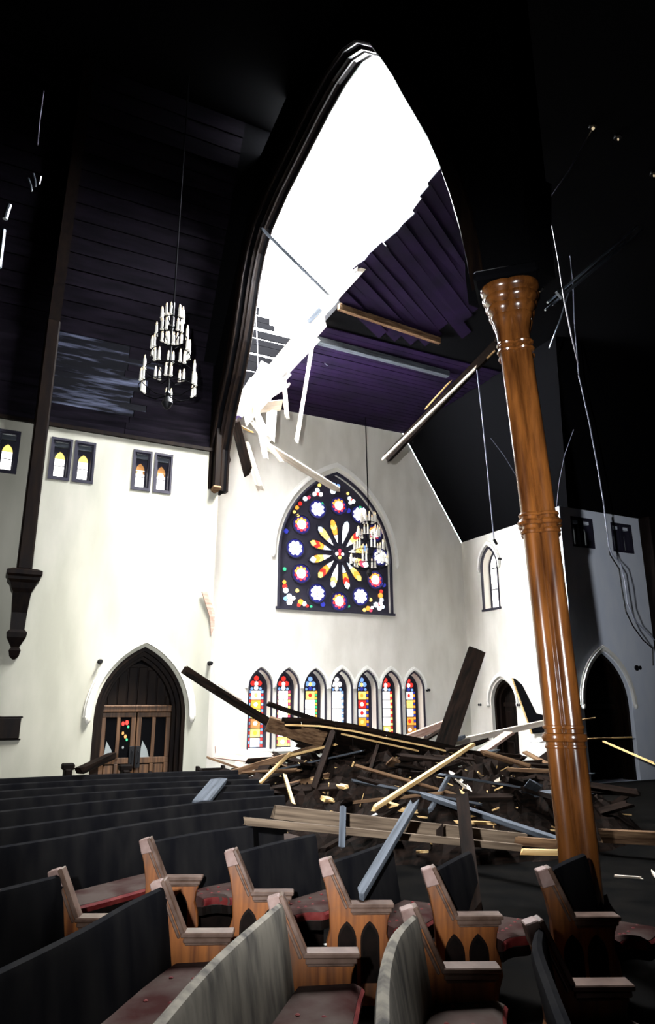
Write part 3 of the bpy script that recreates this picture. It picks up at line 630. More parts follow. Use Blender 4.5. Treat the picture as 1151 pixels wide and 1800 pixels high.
# ------------------------------------------------------------------ pews
AD = Vector((math.cos(math.radians(-24)), math.sin(math.radians(-24)), 0)); AP = Vector((-AD.y, AD.x, 0))   # end-panel plane and its normal
def smooth_path(pts, n=14):
    P_ = [pts[0]]+list(pts)+[pts[-1]]; out = []
    seg = len(pts)-1
    for i in range(seg):
        p0, p1, p2, p3 = (Vector(P_[i+j]) for j in range(4))
        for k in range(n//seg+1):
            t = k/(n//seg+1); out.append(.5*((2*p1)+(-p0+p2)*t+(2*p0-5*p1+4*p2-p3)*t*t+(-p0+3*p1-3*p2+p3)*t**3))
    out.append(Vector(pts[-1])); return out
def pew(label, path, end=None, side=1, back='backdark', group=None, cush=True, detail=True, ztop=.89):
    """path: top of the back, left to right as seen; the seat lies on its right-hand (camera-right) side.
       end: True builds the carved end panel at path[0] (side=1) or path[-1] (side=-1)"""
    P_ = smooth_path([Vector((p[0],p[1],0)) for p in path])
    N = []
    for i in range(len(P_)):
        d = (P_[min(i+1,len(P_)-1)]-P_[max(i-1,0)]).normalized(); N.append(Vector((d.y,-d.x,0)))
    if end:
        idx = range(len(P_)) if side == 1 else range(len(P_)-1, -1, -1); e0 = P_[0] if side == 1 else P_[-1]
        for i in idx:
            t = min(1, (P_[i]-e0).length/.55); t = t*t*(3-2*t); N[i] = (AD*(1-t)+N[i]*t).normalized()*(1-.10*(1-t))
    o = empty('church_pew', (P_[0].x, P_[0].y, 0), label, 'pew', group)
    zt = ztop
    def sec(prof): return [[P_[i]+N[i]*u+Vector((0,0,z)) for u, z in prof] for i in range(len(P_))]
    obj('backrest', MB().loft(sec([(-.02,zt-.05),(-.012,zt-.015),(.012,zt),(.038,zt-.012),(.05,zt-.05),(.12,.40),(.07,.40)])), M[back], o, smooth=True)
    obj('seat', MB().loft(sec([(.07,.33),(.07,.38),(.52,.39),(.53,.33)])), M['pewdark'], o)
    obj('seat_support', MB().loft(sec([(.10,0),(.10,.33),(.13,.33),(.13,0)])), M['pewdark'], o)
    if cush:
        c = obj('cushion', MB().loft(sec([(.12,.392),(.115,.44),(.14,.465),(.48,.475),(.53,.455),(.545,.42),(.53,.392)])), M['cushion'], o, smooth=True)
        obj('cushion_edge', MB().loft(sec([(.515,.393),(.549,.40),(.552,.435),(.535,.452),(.52,.44)])), M['cushionside'], c, smooth=True)
        if detail:
            for i in range(1, len(P_)-1, 2):
                for u in (.24,.38):
                    obj('tuft_button', MB().lathe(P_[i]+N[i]*u+Vector((0,0,.466)), [(.012,0),(.014,.006),(.006,.011)], 6), M['cushionside'], c)
    if end:
        e = P_[0] if side == 1 else P_[-1]
        pos = e - AP*(.03*side) - AD*.03
        def E(u, z, d): return pos + AD*u + AP*(d*.035*1.0) + Vector((0,0,z))
        pan = [(.02,0),(.02,.08),(.05,.12),(.045,.30),(.02,.38),(.045,.46),(.04,.60),(.015,.74),(-.005,.80),(.085,.84),(.20,.60),(.47,.60),(.47,.56),(.455,.52),(.445,.44),(.47,.36),(.48,.27),(.455,.20),(.44,.12),(.47,.08),(.47,0)]
        ep = obj('end_panel', MB().prism(pan, E, -1, 1), M['pewwood'], o, bevel=.006)
        obj('cap_block', MB().prism([(-.005,.80),(-.035,.905),(.03,.925),(.075,.90),(.095,.83),(.08,.82)], E, -1.25, 1.25), M['pewcap'], ep, bevel=.008)
        rail = MB()
        for (a, b, wd, th) in (((.045,.925),(.19,.62),.10,.03),((.175,.62),(.50,.618),.115,.028),((.19,.588),(.485,.588),.095,.03),((.20,.566),(.47,.566),.082,.014),((.02,.90),(.165,.60),.085,.02)):
            rail.bar(E(a[0],a[1],0), E(b[0],b[1],0), wd, th, (0,0,1))
        obj('arm_rail', rail, M['pewrail'], ep, bevel=.006)
        if detail:
            for cu in (.165, .325):
                s_ = -side
                g = gothic(cu, .052, .14, .40, .50, 6); g2 = gothic(cu, .066, .13, .40, .522, 6)
                lp = obj('lancet_panel', MB().prism(g, E, s_*1.04, s_*.85), M['pewdark'], ep)
                obj('lancet_frame', MB().band(g, g2, E, s_*1.0, s_*1.22), M['darkwood'], lp)
    return o
# aisle-side pews beyond the aisle: carved end at the near end, backs running away
far_p = [
 ('nearer pew beyond the aisle, farthest left, dark carved end beside a dark back', [(1.42,6.30),(1.92,6.55),(2.46,6.68)]),
 ('pew beyond the aisle, second from left, orange wood end and red cushion', [(1.91,5.55),(2.34,5.81),(2.80,6.01)]),
 ('pew beyond the aisle in mid frame, two carved lancets on its end', [(2.42,4.94),(2.72,5.12),(3.22,5.43)]),
 ('pew beyond the aisle, left of the column, two dark lancets on its end', [(2.93,4.38),(3.27,4.62),(3.57,4.81)]),
 ('dim pew beyond the aisle nearest the column base, only its cap block lit', [(3.62,4.02),(3.95,4.2),(4.3,4.35)]),
]
for i, (lb, pth) in enumerate(far_p): pew(lb, pth, True, 1, 'backdark', 'curved pews beyond the aisle')
near_p = [
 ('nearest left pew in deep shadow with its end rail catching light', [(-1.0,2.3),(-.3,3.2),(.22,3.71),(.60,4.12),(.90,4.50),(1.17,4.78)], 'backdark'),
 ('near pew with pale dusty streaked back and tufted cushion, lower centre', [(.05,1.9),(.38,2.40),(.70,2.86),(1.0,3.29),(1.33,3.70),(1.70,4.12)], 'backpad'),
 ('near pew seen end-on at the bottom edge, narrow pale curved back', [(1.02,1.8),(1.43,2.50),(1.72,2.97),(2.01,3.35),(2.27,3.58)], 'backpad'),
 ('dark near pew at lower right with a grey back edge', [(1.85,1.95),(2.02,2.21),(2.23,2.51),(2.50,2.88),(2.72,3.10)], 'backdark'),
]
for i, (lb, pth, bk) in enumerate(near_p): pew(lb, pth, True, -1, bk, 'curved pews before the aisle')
# rows on the left running back to the wall
rows = [
 [(-.6,6.2),(.1,6.55),(.85,6.90),(1.58,7.30),(2.33,7.55),(3.2,7.75)],
 [(-.9,7.0),(.33,7.57),(1.13,7.92),(1.91,8.22),(2.7,8.50),(3.6,8.6)],
 [(-1.2,8.1),(.36,8.73),(1.66,9.15),(2.68,9.25),(3.7,9.2)],
 [(-1.5,9.1),(.3,9.75),(1.6,10.0),(2.9,10.0),(3.9,9.85)],
 [(-1.8,10.1),(.3,10.65),(1.6,10.8),(2.9,10.75),(4.0,10.55)],
 [(-2.0,11.1),(.3,11.5),(1.6,11.6),(2.9,11.5),(4.1,11.3)],
 [(-2.2,12.1),(.3,12.35),(1.6,12.38),(2.9,12.3),(4.2,12.1)],
]
ordn = ['first','second','third','fourth','fifth','sixth','last']
for i, r in enumerate(rows):
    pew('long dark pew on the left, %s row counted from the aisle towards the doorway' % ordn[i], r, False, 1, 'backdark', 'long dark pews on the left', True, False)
pew('near pew row further left in the dark, between aisle and camera', [(-1.6,3.6),(-.8,4.4),(-.1,4.95),(.62,5.40)], True, -1, 'backdark', 'curved pews before the aisle', True, False)
for i, (px, py, Y) in enumerate(((118,1350,12.9),(218,1352,12.6),(375,1440,8.6))):
    c = at(px, py, Y); e = empty('pew_support', (c.x, Y, 0), ['low pew end standing against the left wall base','low pew end under the big doorway','pew support post between the left rows and the debris'][i], 'pew end')
    obj('upright', MB().box((c.x-.06,Y-.25,0),(c.x+.06,Y+.05,c.z)), M['pewdark'], e, bevel=.02); obj('cap_block', MB().box((c.x-.10,Y-.2,c.z-.02),(c.x+.10,Y+.02,c.z+.08)), M['pewdark'], e, bevel=.02)

# small far pews by the bright transept corner
for i, (px, py, Y) in enumerate(((352,1352,12.9),(392,1345,13.6),(410,1350,14.2),(424,1352,14.8))):
    c = at(px, py, Y); wd = .9 if i == 0 else .5
    e = empty('short_pew', (c.x, Y, 0), ['short dark pew at the foot of the bright left wall corner','short dark pew silhouetted against the bright corner, nearest of three','short dark pew silhouetted against the bright corner, middle of three','short dark pew silhouetted against the bright corner, farthest of three'][i], 'pew', 'short pews by the transept corner')
    obj('backrest', MB().box((c.x-wd,Y-.03,.35),(c.x,Y+.03,c.z-.04)), M['pewdark'], e, bevel=.01)
    obj('seat', MB().box((c.x-wd,Y-.45,.38),(c.x,Y-.03,.43)), M['pewdark'], e, bevel=.01)
    for s in (0, -wd): obj('end_panel', MB().prism([(Y-.47,0),(Y-.47,.6),(Y-.16,.62),(Y-.05,c.z),(Y+.06,c.z),(Y+.06,0)], FX(c.x+s), -.03, .03), M['pewdark'], e, bevel=.01)

# ------------------------------------------------------------------ debris
def plank(label, p, q, wd, th, m, up=(0,0,1), name='broken_plank', cat='plank', group=None, jag=.03, seg=1, sag=0, extra=None):
    """one broken timber: local x runs along it; ends are split unevenly"""
    p = Vector(p); q = Vector(q); d = q-p; L = d.length; d.normalize(); u = Vector(up)
    if abs(d.dot(u.normalized())) > .97: u = Vector((1,0,0))
    sd = d.cross(u).normalized(); u = sd.cross(d)
    n = max(seg, 1); vs = []
    for i in range(n+1):
        t = i/n; x = L*t; zz = -sag*4*t*(1-t)
        for a, b in ((-1,-1),(0,-1),(1,-1),(1,1),(0,1),(-1,1)):
            j = random.uniform(-jag, jag)*2 if i in (0, n) else 0
            vs.append((x+j, a*wd/2, b*th/2+zz))
    fs = [tuple(range(5,-1,-1)), tuple(n*6+k for k in range(6))]
    for i in range(n):
        for k in range(6): fs.append((i*6+k, i*6+(k+1) % 6, (i+1)*6+(k+1) % 6, (i+1)*6+k))
    me = MB().add(vs, fs).mesh(name, M[m], bevel=0)
    o = bpy.data.objects.new(name, me); COL.objects.link(o)
    o.matrix_world = Matrix.Translation(p) @ Matrix((d, sd, u)).transposed().to_4x4()
    return tag(o, label, cat, group)
def pp(label, a, ya, b, yb, wd, th, m, up=(0,0,1), **kw): return plank(label, at(a[0],a[1],ya), at(b[0],b[1],yb), wd, th, m, up, **kw)
V = Vector
# the mound
def mound(x, y):
    a = 1-((x-7.3)/3.9)**2-((y-11.6)/3.9)**2
    return 1.0*max(0, a)**.7 if a > 0 else 0
mb = MB(); nx, ny = 70, 60
vs = []; 
for j in range(ny+1):
    for i in range(nx+1):
        x = 3.4+9.2*i/nx; y = 7.6+8*j/ny; h = mound(x, y); vs.append((x, y, h*(1+random.uniform(-.22,.22))+(.005 if h > 0 else -.03)))
fs = [(j*(nx+1)+i, j*(nx+1)+i+1, (j+1)*(nx+1)+i+1, (j+1)*(nx+1)+i) for j in range(ny) for i in range(nx)]
mb.add(vs, fs); tag(obj('rubble_mound', mb, M['timber_dark']), 'dark heap of crushed roof rubble filling the crossing', 'rubble', kind='stuff')
# large identifiable timbers
pp('wide dark board standing upright out of the debris heap', (838,1143), 12.6, (770,1345), 11.6, .38, .07, 'timber_dark', (-.43,-.87,.1), jag=.01)
pp('long dark rafter slanting down from the bright left wall corner', (326,1178), 12.7, (560,1318), 12.6, .16, .14, 'timber_dark', sag=.04, seg=6)
pp('thin pale lath lying along the top of the slanting rafter', (384,1202), 12.55, (420,1228), 12.5, .05, .03, 'timber_pale')
pp('long thin dark purlin above the sagging roof panel', (471,1237), 12.9, (640,1287), 12.6, .12, .09, 'timber_dark', sag=.03, seg=5)
# the sagging roof panel: a deck of boards on a curved edge rafter
rp = empty('roof_panel', at(700,1330,12), 'large sagging slab of dark roof decking with a lit curved edge', 'roof panel')
top = [(500,1272),(560,1274),(620,1283),(680,1296),(740,1308),(800,1322),(860,1342),(912,1368),(935,1376)]
low = [(500,1285),(560,1312),(620,1335),(680,1356),(740,1372),(800,1385),(860,1392),(905,1390),(930,1385)]
T3 = [at(a, b, 11.2+.04*i) for i, (a, b) in enumerate(top)]; L3 = [at(a, b, 12.3+.04*i) for i, (a, b) in enumerate(low)]
for i in range(len(top)-1):
    for h in range(2):
        a0 = T3[i].lerp(T3[i+1], h*.5+.01); a1 = T3[i].lerp(T3[i+1], h*.5+.49); b0 = L3[i].lerp(L3[i+1], h*.5+.01); b1 = L3[i].lerp(L3[i+1], h*.5+.49)
        e = random.uniform(-.03,.03); u = V((0,.03,.05)); k = V((0,0,e))
        jj = random.uniform(-.12,.10); b0 = b0+(b0-a0)*jj; b1 = b1+(b1-a1)*jj
        obj('deck_board', MB().add([a0+k,a1+k,b1+k,b0+k,a0+u+k,a1+u+k,b1+u+k,b0+u+k], [(0,1,2,3),(7,6,5,4),(0,4,5,1),(1,5,6,2),(2,6,7,3),(3,7,4,0)]), M['timber_dark'], rp)
mb = MB()
for i in range(len(top)-1): mb.bar(T3[i]+V((0,-.02,-.02)), T3[i+1]+V((0,-.02,-.02)), .022, .03)
obj('edge_batten', mb, M['timber_raw'], rp)
mb = MB()
for i in range(len(top)-1): mb.bar(T3[i]+V((0,.06,.07)), T3[i+1]+V((0,.06,.07)), .12, .07)
obj('edge_rafter', mb, M['timber_dark'], rp)
obj('under_batten', MB().bar(at(600,1290,11.3), at(735,1320,11.4), .04, .03), M['timber_raw'], rp)
obj('end_board', MB().bar(at(470,1272,11.7), at(570,1300,11.5), .30, .05, (0,.6,.5)), M['timber_brown'], rp)
items = [
 ('long thin yellow lath leaning across the debris, lower end to the left', (657,1421), 8.1, (832,1308), 9.6, .06, .05, 'timber_raw'),
 ('dark brown crushed beam with rusty face below the roof panel', (508,1392), 10.9, (655,1352), 11.3, .12, .26, 'timber_brown'),
 ('orange-lit beam under the slanting rafter', (372,1370), 12.4, (560,1312), 12.0, .12, .10, 'timber_brown'),
 ('thin lit stick crossing the heap on the left', (455,1378), 11.2, (512,1322), 11.6, .05, .04, 'timber_raw'),
 ('short yellow stick standing in the left of the heap', (500,1362), 10.4, (515,1412), 9.9, .05, .035, 'timber_raw'),
 ('thin dark stick crossing in front of the crushed beam', (586,1285), 11.1, (552,1385), 10.4, .10, .05, 'timber_dark'),
 ('orange-tipped board flung against the bright transept corner', (377,1322), 15.2, (478,1334), 15.0, .26, .05, 'timber_pink'),
 ('dark board beneath the orange-tipped board', (436,1338), 14.2, (520,1332), 14.2, .10, .10, 'timber_dark'),
 ('pale plaster sheet wedged beside the roof panel', (512,1312), 12.9, (552,1320), 12.9, .30, .04, 'gypsum'),
 ('pinkish board rising towards the foot of the dark upright board', (690,1308), 13.6, (782,1272), 14.2, .08, .16, 'timber_pink'),
 ('long white lit cornice board lying towards the column', (742,1318), 14.6, (985,1264), 15.6, .12, .14, 'timber_pale'),
 ('pinkish-grey board pointing up at the small transept door', (838,1328), 12.2, (895,1288), 13.0, .22, .06, 'timber_pink'),
 ('long yellow-edged lath under the pinkish-grey board', (800,1335), 11.9, (905,1372), 11.2, .07, .10, 'timber_raw'),
 ('bluish grey plank slanting down to the column base', (742,1397), 8.3, (990,1480), 6.4, .13, .05, 'timber_gray'),
 ('wide brown beam face lying behind the front rail', (482,1427), 6.95, (925,1477), 6.2, .06, .125, 'timber_dusty'),
 ('long thin brown rail across the front of the debris', (437,1444), 6.3, (915,1490), 5.9, .07, .06, 'timber_dusty'),
 ('short dark beam butting the long rail near the column', (910,1478), 6.1, (990,1484), 6.0, .08, .08, 'timber_brown'),
 ('lowest thin rail ending at the column', (915,1497), 5.85, (990,1499), 5.8, .06, .05, 'timber_raw'),
 ('grey lath standing before the brown beam', (603,1416), 6.2, (601,1484), 6.05, .06, .03, 'timber_gray'),
 ('grey plank leaning on the carved-end pew', (728,1412), 5.55, (634,1571), 4.86, .075, .04, 'timber_gray'),
 ('dark brown post leaning on the pew left of the column', (812,1402), 5.6, (834,1600), 4.6, .11, .06, 'timber_dark'),
 ('short brown cleat on the brown beam', (773,1455), 6.1, (773,1478), 6.05, .07, .05, 'timber_dark'),
 ('grey pipe lying towards the column in the heap', (820,1418), 9.2, (975,1403), 9.0, .07, .06, 'timber_gray'),
 ('second grey pipe behind the first one', (842,1398), 10.0, (975,1388), 9.6, .06, .05, 'timber_gray'),
 ('thin white strip lying across the heap left of the grey plank', (700,1428), 9.4, (806,1422), 9.0, .04, .03, 'timber_pale'),
 ('thin dark diagonal stick below the pinkish-grey board', (822,1328), 10.6, (888,1432), 9.0, .06, .05, 'timber_dark'),
 ('thin grey stick slanting in the dark of the heap', (620,1400), 10.2, (700,1372), 10.6, .035, .02, 'galv'),
 ('grey splinter board pointing right in the middle of the heap', (722,1378), 10.4, (752,1335), 10.8, .07, .04, 'timber_gray'),
 ('short grey board leaning on the left pews before the corner', (352,1412), 8.8, (385,1372), 9.3, .22, .04, 'timber_gray'),
 ('dark board leaning at the left doorway foot', (140,1355), 12.3, (198,1328), 13.2, .14, .10, 'timber_dark'),
 ('yellow lath crossing the dark right doorway', (1032,1299), 12.2, (1108,1296), 12.4, .04, .03, 'timber_raw'),
 ('slanting yellow lath on the right of the column', (1062,1304), 11.2, (1150,1342), 9.6, .04, .03, 'timber_raw'),
 ('short yellow lath beside the column ring', (1020,1266), 12.2, (1046,1262), 12.4, .05, .03, 'timber_raw'),
 ('thin grey lath right of the column, lower', (1036,1397), 9.4, (1115,1388), 9.6, .04, .03, 'timber_gray'),
 ('rough mottled beam lying right of the column', (1057,1469), 7.6, (1165,1474), 7.0, .14, .16, 'timber_brown'),
 ('small lit splinter on the floor at far right', (1084,1540), 5.9, (1126,1543), 5.8, .03, .02, 'timber_pale'),
 ('short white splinter at the right edge', (1145,1530), 6.0, (1152,1540), 5.9, .03, .02, 'timber_pale'),
 ('white lit plank below the long cornice board', (938,1305), 12.6, (985,1296), 12.6, .30, .03, 'gypsum'),
 ('yellow lath low in the right of the heap', (842,1364), 10.2, (892,1382), 9.8, .06, .035, 'timber_raw'),
 ('short pale lath near the column in the heap', (930,1352), 10.8, (956,1358), 10.6, .08, .04, 'timber_raw'),
 ('thin horizontal lath near the column in the heap', (892,1363), 10.6, (952,1365), 10.5, .04, .03, 'timber_raw'),
 ('yellow stick end standing left of the dark post', (812,1392), 9.0, (822,1412), 8.8, .05, .03, 'timber_raw'),
 ('torn board showing brown and white behind the front rail, left', (455,1462), 8.1, (462,1492), 7.8, .06, .03, 'timber_pale'),
 ('short pink stick beside the torn board behind the front rail', (470,1455), 8.2, (478,1492), 7.8, .05, .03, 'timber_pink'),
 ('broken drywall scrap in the middle of the heap', (642,1356), 11.0, (673,1354), 11.0, .22, .03, 'gypsum'),
 ('dark plank lying along the left of the heap', (420,1400), 11.6, (520,1352), 11.6, .14, .08, 'timber_dark'),
 ('brown strip lying on the near left heap', (500,1330), 11.6, (590,1308), 11.5, .05, .04, 'timber_raw'),
]
for it in items:
    plank(it[0], at(it[1][0],it[1][1],it[2]), at(it[3][0],it[3][1],it[4]), it[5], it[6], it[7], up=(0,-.9,.45) if 'flung' in it[0] or 'plaster sheet' in it[0] or 'drywall' in it[0] else (0,0,1))
# dark broken panel leaning by the small transept door, with a low wainscot board
lp = empty('leaning_panel', (XR-.3,16.2,1.1), 'black broken panel leaning against the bright wall right of the small door', 'panel')
obj('board', MB().prism([(16.72,2.72),(16.42,2.52),(15.92,1.72),(15.3,1.62),(15.3,1.25),(16.05,1.15)], FX(XR-.02, -1), 0, .09), M['black'], lp)
obj('edge_strip', MB().bar((XR-.13,16.72,2.72),(XR-.13,16.05,1.15), .03, .04), M['timber_raw'], lp)
# random smaller pieces over the mound: broken boards one by one
mk = ['timber_dark']*20+['timber_brown']*2+['timber_raw']*2+['timber_gray']*2+['gypsum']+['timber_pale']
for i in range(150):
    for _ in range(30):
        x = random.uniform(4.2, 12.2); y = random.uniform(8.0, 15.2); h = mound(x, y)
        if h > .04: break
    L_ = random.uniform(.4, 1.9); a = random.uniform(0, PI); t = random.uniform(-.28, .35)
    d = V((math.cos(a)*math.cos(t), math.sin(a)*math.cos(t), math.sin(t)))*L_/2; c = V((x, y, h+random.uniform(.02,.22)+abs(d.z)*.6))
    m = random.choice(mk); small = m in ('gypsum','timber_pale','timber_raw')
    if small: c = V((x,y,h+.05)); d *= .5
    dl = {'timber_dark':'black broken board','timber_brown':'brown broken board','timber_raw':'raw yellow splintered board','timber_gray':'grey broken board','gypsum':'white plaster-coated scrap','timber_pale':'pale broken board'}[m]
    wh = ('front' if y < 10 else 'middle' if y < 12.3 else 'back')+' '+('left' if x < 6.2 else 'centre' if x < 8.4 else 'right')
    plank(('short ' if L_ < .85 else 'long ' if L_ > 1.45 else '')+dl+' lying at the %s of the roof rubble' % wh, c-d, c+d, random.uniform(.05,.20)*(.7 if small else 1), random.uniform(.02,.07), m, (random.uniform(-.5,.5),random.uniform(-.5,.5),1), group=dl+'s in the debris heap')
for i in range(36):
    x = random.uniform(4.6,13.6); y = random.uniform(14.3,18.2); L_ = random.uniform(.4,1.5); a = random.uniform(0,PI); t = random.uniform(0,.45)
    d = V((math.cos(a)*math.cos(t), math.sin(a)*math.cos(t), math.sin(t)))*L_/2; c = V((x,y,.04+abs(d.z)))
    m = random.choice(['timber_pale','gypsum','gypsum','timber_pink','timber_dark']); dl = {'timber_pale':'pale splintered board','gypsum':'white plaster scrap','timber_pink':'reddish splintered board','timber_dark':'black splintered board'}[m]
    plank(('short ' if L_ < .8 else '')+dl+' on the bright transept floor, %s behind the heap' % ('left' if x < 7.6 else 'centre' if x < 10.6 else 'right'), c-d, c+d, random.uniform(.06,.25), random.uniform(.02,.06), m, (random.uniform(-.5,.5),random.uniform(-.5,.5),1), group=dl+'s behind the heap')
# chips: uncountable bits
mb = MB()
for i in range(380):
    x = random.uniform(3.6,12.4); y = random.uniform(7.8,15.4); h = mound(x, y)
    if h < .02: continue
    c = V((x,y,h+random.uniform(.0,.1))); d = V((random.uniform(-1,1),random.uniform(-1,1),random.uniform(-.3,.5))).normalized()*random.uniform(.02,.14)
    mb.bar(c-d, c+d, random.uniform(.01,.03), random.uniform(.005,.03))
tag(obj('wood_chips', mb, M['timber_raw']), 'pale splinters and chips strewn over the debris heap', 'chips', kind='stuff')
mb = MB()
for i in range(45):
    c = V((random.uniform(0,4.2), random.uniform(2.2,9.5), .49)); d = V((random.uniform(-1,1),random.uniform(-1,1),.2)).normalized()*random.uniform(.008,.02)
    mb.bar(c-d+V((0,0,-.48)), c+d+V((0,0,-.48)), .02, .01)
tag(obj('plaster_crumbs', mb, M['gypsum']), 'white plaster crumbs scattered on the dark floor between pews', 'crumbs', kind='stuff')

# ------------------------------------------------------------------ broken roof hanging in the opening
g1 = 'shattered roof timbers hanging at the opening'
hang = [
 ('splintered rafter hanging straight down, longer of the two', (550,598), 14.5, (522,770), 14.6, .10, .06, 'timber_pale'),
 ('short pointed splinter hanging beside the longer rafter', (497,640), 14.6, (504,730), 14.6, .11, .05, 'timber_pale'),
 ('white broken timber pointing across to the top of the rose window', (468,783), 14.8, (592,860), 15.6, .16, .12, 'timber_pale'),
 ('dark fallen ridge member along the edge of the opening', (628,472), 11.6, (520,590), 14.3, .12, .12, 'timber_gray'),
 ('bright torn deck board along the opening edge, uppermost', (632,472), 11.3, (556,556), 13.4, .22, .05, 'timber_pale'),
 ('bright torn deck board at the middle of the opening edge', (566,560), 13.5, (470,668), 14.6, .42, .06, 'timber_pale'),
 ('second torn deck board hanging below the opening', (546,590), 14.0, (452,690), 14.7, .50, .05, 'gypsum'),
 ('broad bright roof slab hanging lowest at the left', (500,650), 14.5, (425,735), 14.7, .42, .06, 'gypsum'),
 ('bright splinter crossing the hanging slabs', (445,690), 14.5, (466,800), 14.6, .13, .05, 'timber_pale'),
 ('bright sheet of plaster hanging over the window wall', (478,722), 14.7, (474,772), 14.7, .24, .04, 'gypsum'),
 ('short level ledge board beneath the hanging slabs', (404,722), 14.4, (494,712), 14.9, .26, .05, 'timber_pale'),
 ('charred dark timber hanging at the wall corner', (412,735), 14.3, (436,830), 14.4, .22, .12, 'timber_dark'),
 ('white splinter tip below the charred timber', (432,780), 14.35, (456,856), 14.4, .15, .06, 'timber_pale'),
 ('yellow-edged lath crossing the charred timber', (400,738), 14.25, (440,758), 14.4, .05, .04, 'timber_raw'),
 ('dark wedge of broken cornice at the arch foot', (386,745), 14.2, (398,812), 14.25, .18, .16, 'timber_dark'),
 ('thin bare rafter spanning the sky opening', (465,407), 11.9, (577,518), 12.6, .07, .06, 'timber_gray'),
 ('ragged plaster slab tipped below the uppermost deck board', (600,505), 12.6, (560,552), 13.4, .22, .05, 'gypsum'),
 ('narrow bright board lying along the lower tear', (530,590), 14.0, (488,640), 14.5, .30, .05, 'timber_pale'),
 ('jagged plaster slab behind the lowest roof slab', (480,640), 14.8, (448,712), 15.0, .62, .06, 'gypsum'),
 ('crumpled bright board end at the left of the slabs', (452,668), 14.6, (418,722), 14.6, .34, .06, 'gypsum'),
 ('folded white plaster flap under the level ledge board', (470,770), 14.6, (452,730), 14.6, .16, .05, 'gypsum'),
 ('broken lath sticking out above the wall corner', (455,655), 14.4, (420,700), 14.5, .12, .04, 'timber_pale'),
 ('bent splinter lying over the level ledge board', (470,700), 14.4, (505,678), 14.6, .09, .04, 'timber_pale'),
 ('thin white splinter under the level ledge board', (442,740), 14.5, (492,808), 14.8, .09, .05, 'timber_pale'),
]
for it in hang: plank(it[0], at(it[1][0],it[1][1],it[2]), at(it[3][0],it[3][1],it[4]), it[5], it[6], it[7], up=(-.35,-.75,-.5), group=g1, seg=3, jag=.07)
# remnant of roof laths with light between them
rl = empty('roof_laths', at(440,640,15.2), 'remnant of dark roof laths with bright gaps of sky between them', 'laths')
zz = 9.55
for k, (h, gap, x1) in enumerate(((.28,.015,5.6),(.30,.04,5.6),(.24,.015,6.0),(.20,.07,6.3),(.22,.015,6.6),(.17,.045,6.6),(.20,.10,6.5),(.14,.015,5.9),(.16,.06,5.75),(.20,0,5.45))):
    obj('lath', MB().bar((4.3,15.2,zz+h/2), (x1,15.2,zz+h/2+random.uniform(-.01,.01)), .06, h), M['black'], rl); zz += h+gap
obj('rafter', MB().bar((4.85,15.28,9.5),(4.85,15.28,11.8), .16, .08, (0,1,0)), M['black'], rl)
# collar beams under the flat ceiling
for lb, a, b, wd in (('lit collar beam nearer the opening under the purple-dark ceiling',(6.55,12.75,ZFL-.10),(9.6,13.0,ZFL-.12),.12),('long lit collar beam farther back under the purple-dark ceiling',(6.5,14.35,ZFL-.12),(10.9,14.45,ZFL-.12),.18)):
    tag(obj('collar_beam', MB().bar(a, b, wd, .16), M['timber_gray' if wd > .15 else 'timber_brown'], bevel=.01), lb, 'beam')
c = at(571,621,15.6); tag(obj('torn_duct', MB().lathe(c, [(.10,0),(.2,.05),(.24,.15),(.24,.3),(.2,.3),(.2,.16),(.09,.04)], 12, (.3,-.5,-.6)), M['galv'], smooth=True), 'torn round metal vent hanging under the ceiling', 'vent')
tag(obj('cord', MB().tube([at(448,535,14.2), at(452,600,14.2), at(455,680,14.2), at(456,760,14.2)], .012, 6), M['cable']), 'thin cord hanging from the opening down to the slabs', 'cord')
# broken joist hanging near the column
bj = empty('broken_joist', at(770,712,13.6), 'broken double ceiling joist hanging down towards the window wall', 'joist')
obj('joist', MB().bar(at(872,606,11.4), at(680,806,13.6), .12, .20, jag=.06), M['timber_dark'], bj)
obj('lit_edge_board', MB().bar(at(835,648,11.7), at(672,808,13.55), .06, .05, jag=.1), M['timber_pale'], bj)
obj('splinter', MB().bar(at(790,672,12.2), at(748,718,12.6), .05, .03, jag=.1), M['timber_raw'], bj)
obj('splinter', MB().bar(at(870,616,11.3), at(858,628,11.4), .05, .03, jag=.05), M['timber_raw'], bj)
obj('hanger', MB().bar(at(872,606,11.4), V((at(872,606,11.4).x+.3, 11.5, ZFL)), .08, .08), M['timber_dark'], bj)
# wires, rods, cables
def wire(label, pts, Y, r, m='wire', cat='cable'):
    P3 = [at(p[0], p[1], Y if not isinstance(Y, (list,tuple)) else Y[i]) for i, p in enumerate(pts)]
    return tag(obj(cat.replace(' ', '_'), MB().tube(P3, r, 6), M[m]), label, cat)
wire('thin steel rod hanging left of the column before the side wall', [(838,650),(846,720),(856,820),(868,948)], 11.0, .012, cat='hanging rod')
tag(obj('fixture_stem', MB().tube([at(868,948,11.0), at(873,957,11.0)], .03, 6), M['iron']), 'black socket at the foot of the thin steel rod', 'socket')
wire('loose curved wire passing behind the column', [(862,770),(885,800),(908,838)], 8.5, .004, cat='wire')
wire('faint curved wire right of the column', [(1008,755),(992,800),(982,850),(977,900)], 8.0, .004, cat='wire')
wire('bent conduit dropping from the ceiling lamp, upper right', [(1040,228),(1000,300),(964,352),(968,385),(980,450),(992,530),(1004,590),(1016,640)], [atz(1040,228,11.0).y+k*(7.2-atz(1040,228,11.0).y)/7 for k in range(8)], .012, 'cable', 'conduit')
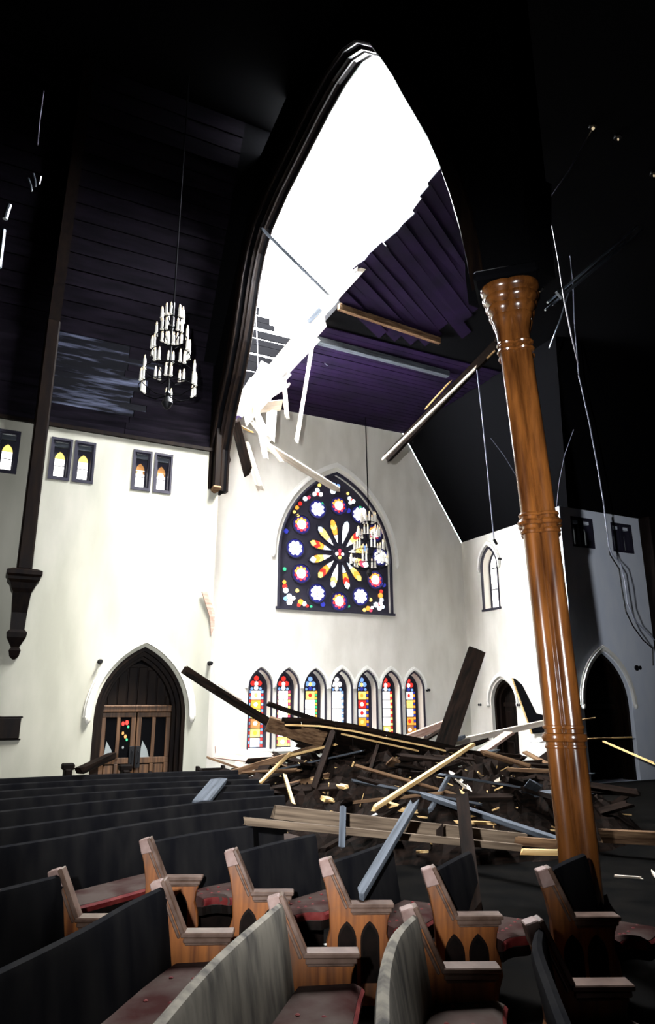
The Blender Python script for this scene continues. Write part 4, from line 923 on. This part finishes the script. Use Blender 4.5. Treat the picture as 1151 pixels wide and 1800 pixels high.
wire('loose electric cable hanging down the right wall to the edge', [(992,384),(1000,430),(1007,500),(1009,560),(1012,600),(1017,660),(1035,740),(1050,820),(1060,880),(1070,960),(1075,974),(1090,990),(1098,1020),(1103,1060),(1115,1090),(1135,1110),(1150,1125)], 9.0, .012, 'wire', 'cable')
wire('darker electric cable beside the loose one', [(1062,900),(1072,975),(1088,1000),(1092,1030),(1100,1075),(1112,1100),(1130,1125),(1147,1140),(1148,1170)], 9.4, .014, 'iron', 'cable')
wire('short bright rod dangling from the crossed pipes', [(1000,510),(985,560),(965,612)], 7.6, .014, 'galv', 'rod')
cp = empty('crossed_pipes', at(1040,480,7.5), 'pair of fallen metal pipes slanting up to the right edge', 'pipes')
for a, b in (((962,532),(1120,398)),((970,536),(1130,404)),((958,545),(1100,425))):
    obj('pipe', MB().tube([at(*a,7.5), at(*b,7.2)], .02, 8), M['galv'], cp, smooth=True)
obj('clamp', MB().bar(at(978,512,7.4), at(988,524,7.4), .05, .05), M['galv'], cp)
for (px, py, lb) in ((1042,224,'small ceiling lamp at the top of the bent conduit'),(1086,243,'tiny ceiling lamp right of the conduit lamp'),(1149,307,'tiny ceiling lamp at the right edge'),(947,510,'small lamp beside the column capital'),(776,62,'tiny ceiling lamp right of the arch tip')):
    c = atz(px, py, 10.99) if (px > 1000) else at(px, py, 6.0); o = empty('ceiling_lamp', c, lb, 'lamp', 'small ceiling lamps')
    s = 1.0 if px == 1042 else .5
    obj('lamp_housing', MB().lathe(c, [(.02,.09),(.05,.07),(.07,.02),(.06,.0)], 10), M['iron'], o, smooth=True)
    obj('bulb', MB().lathe(c-V((0,0,.05)), [(.004,0),(.022*s,.015),(.026*s,.035),(.012*s,.055)], 8), M['bulb'], o, smooth=True)
wire('dim post edge line seen high above the left wall', [(77,160),(70,210),(66,255)], 9.0, .01, 'cable', 'wire')
# curved lit pipe and brackets at the far left
lf = empty('bent_tube', at(8,400,9.5), 'bright bent metal tube at the far left edge high up', 'tube')
obj('tube', MB().tube([at(-2,470,9.5), at(3,430,9.5), at(6,404,9.5)], .035, 8), M['galv'], lf, smooth=True)
obj('tube', MB().tube([at(9,385,9.5), at(12,372,9.5), at(16,360,9.5)], .035, 8), M['galv'], lf, smooth=True)
for (a, b, c_) in (((50,313),(54,324),(56,336)),((59,305),(62,316),(63,328)),((72,310),(70,318),(69,324))):
    pass
wb = empty('wire_hooks', at(60,320,9.5), 'three small curved metal hooks glinting in the dark at upper left', 'hooks')
for trip in (((50,313),(54,324),(56,336)),((59,305),(62,316),(63,328)),((72,310),(70,318),(69,324))):
    obj('hook', MB().tube([at(*q, 9.5) for q in trip], .012, 6), M['galv'], wb)
# dark pier strip at far right
p3 = empty('wall_post', (17.9,13.8,0), 'dark timber wall post at the right edge beyond the cable', 'post')
obj('shaft', MB().box((17.35,13.6,0),(17.9,13.998,ZT)), M['darkwood'], p3, bevel=.03)
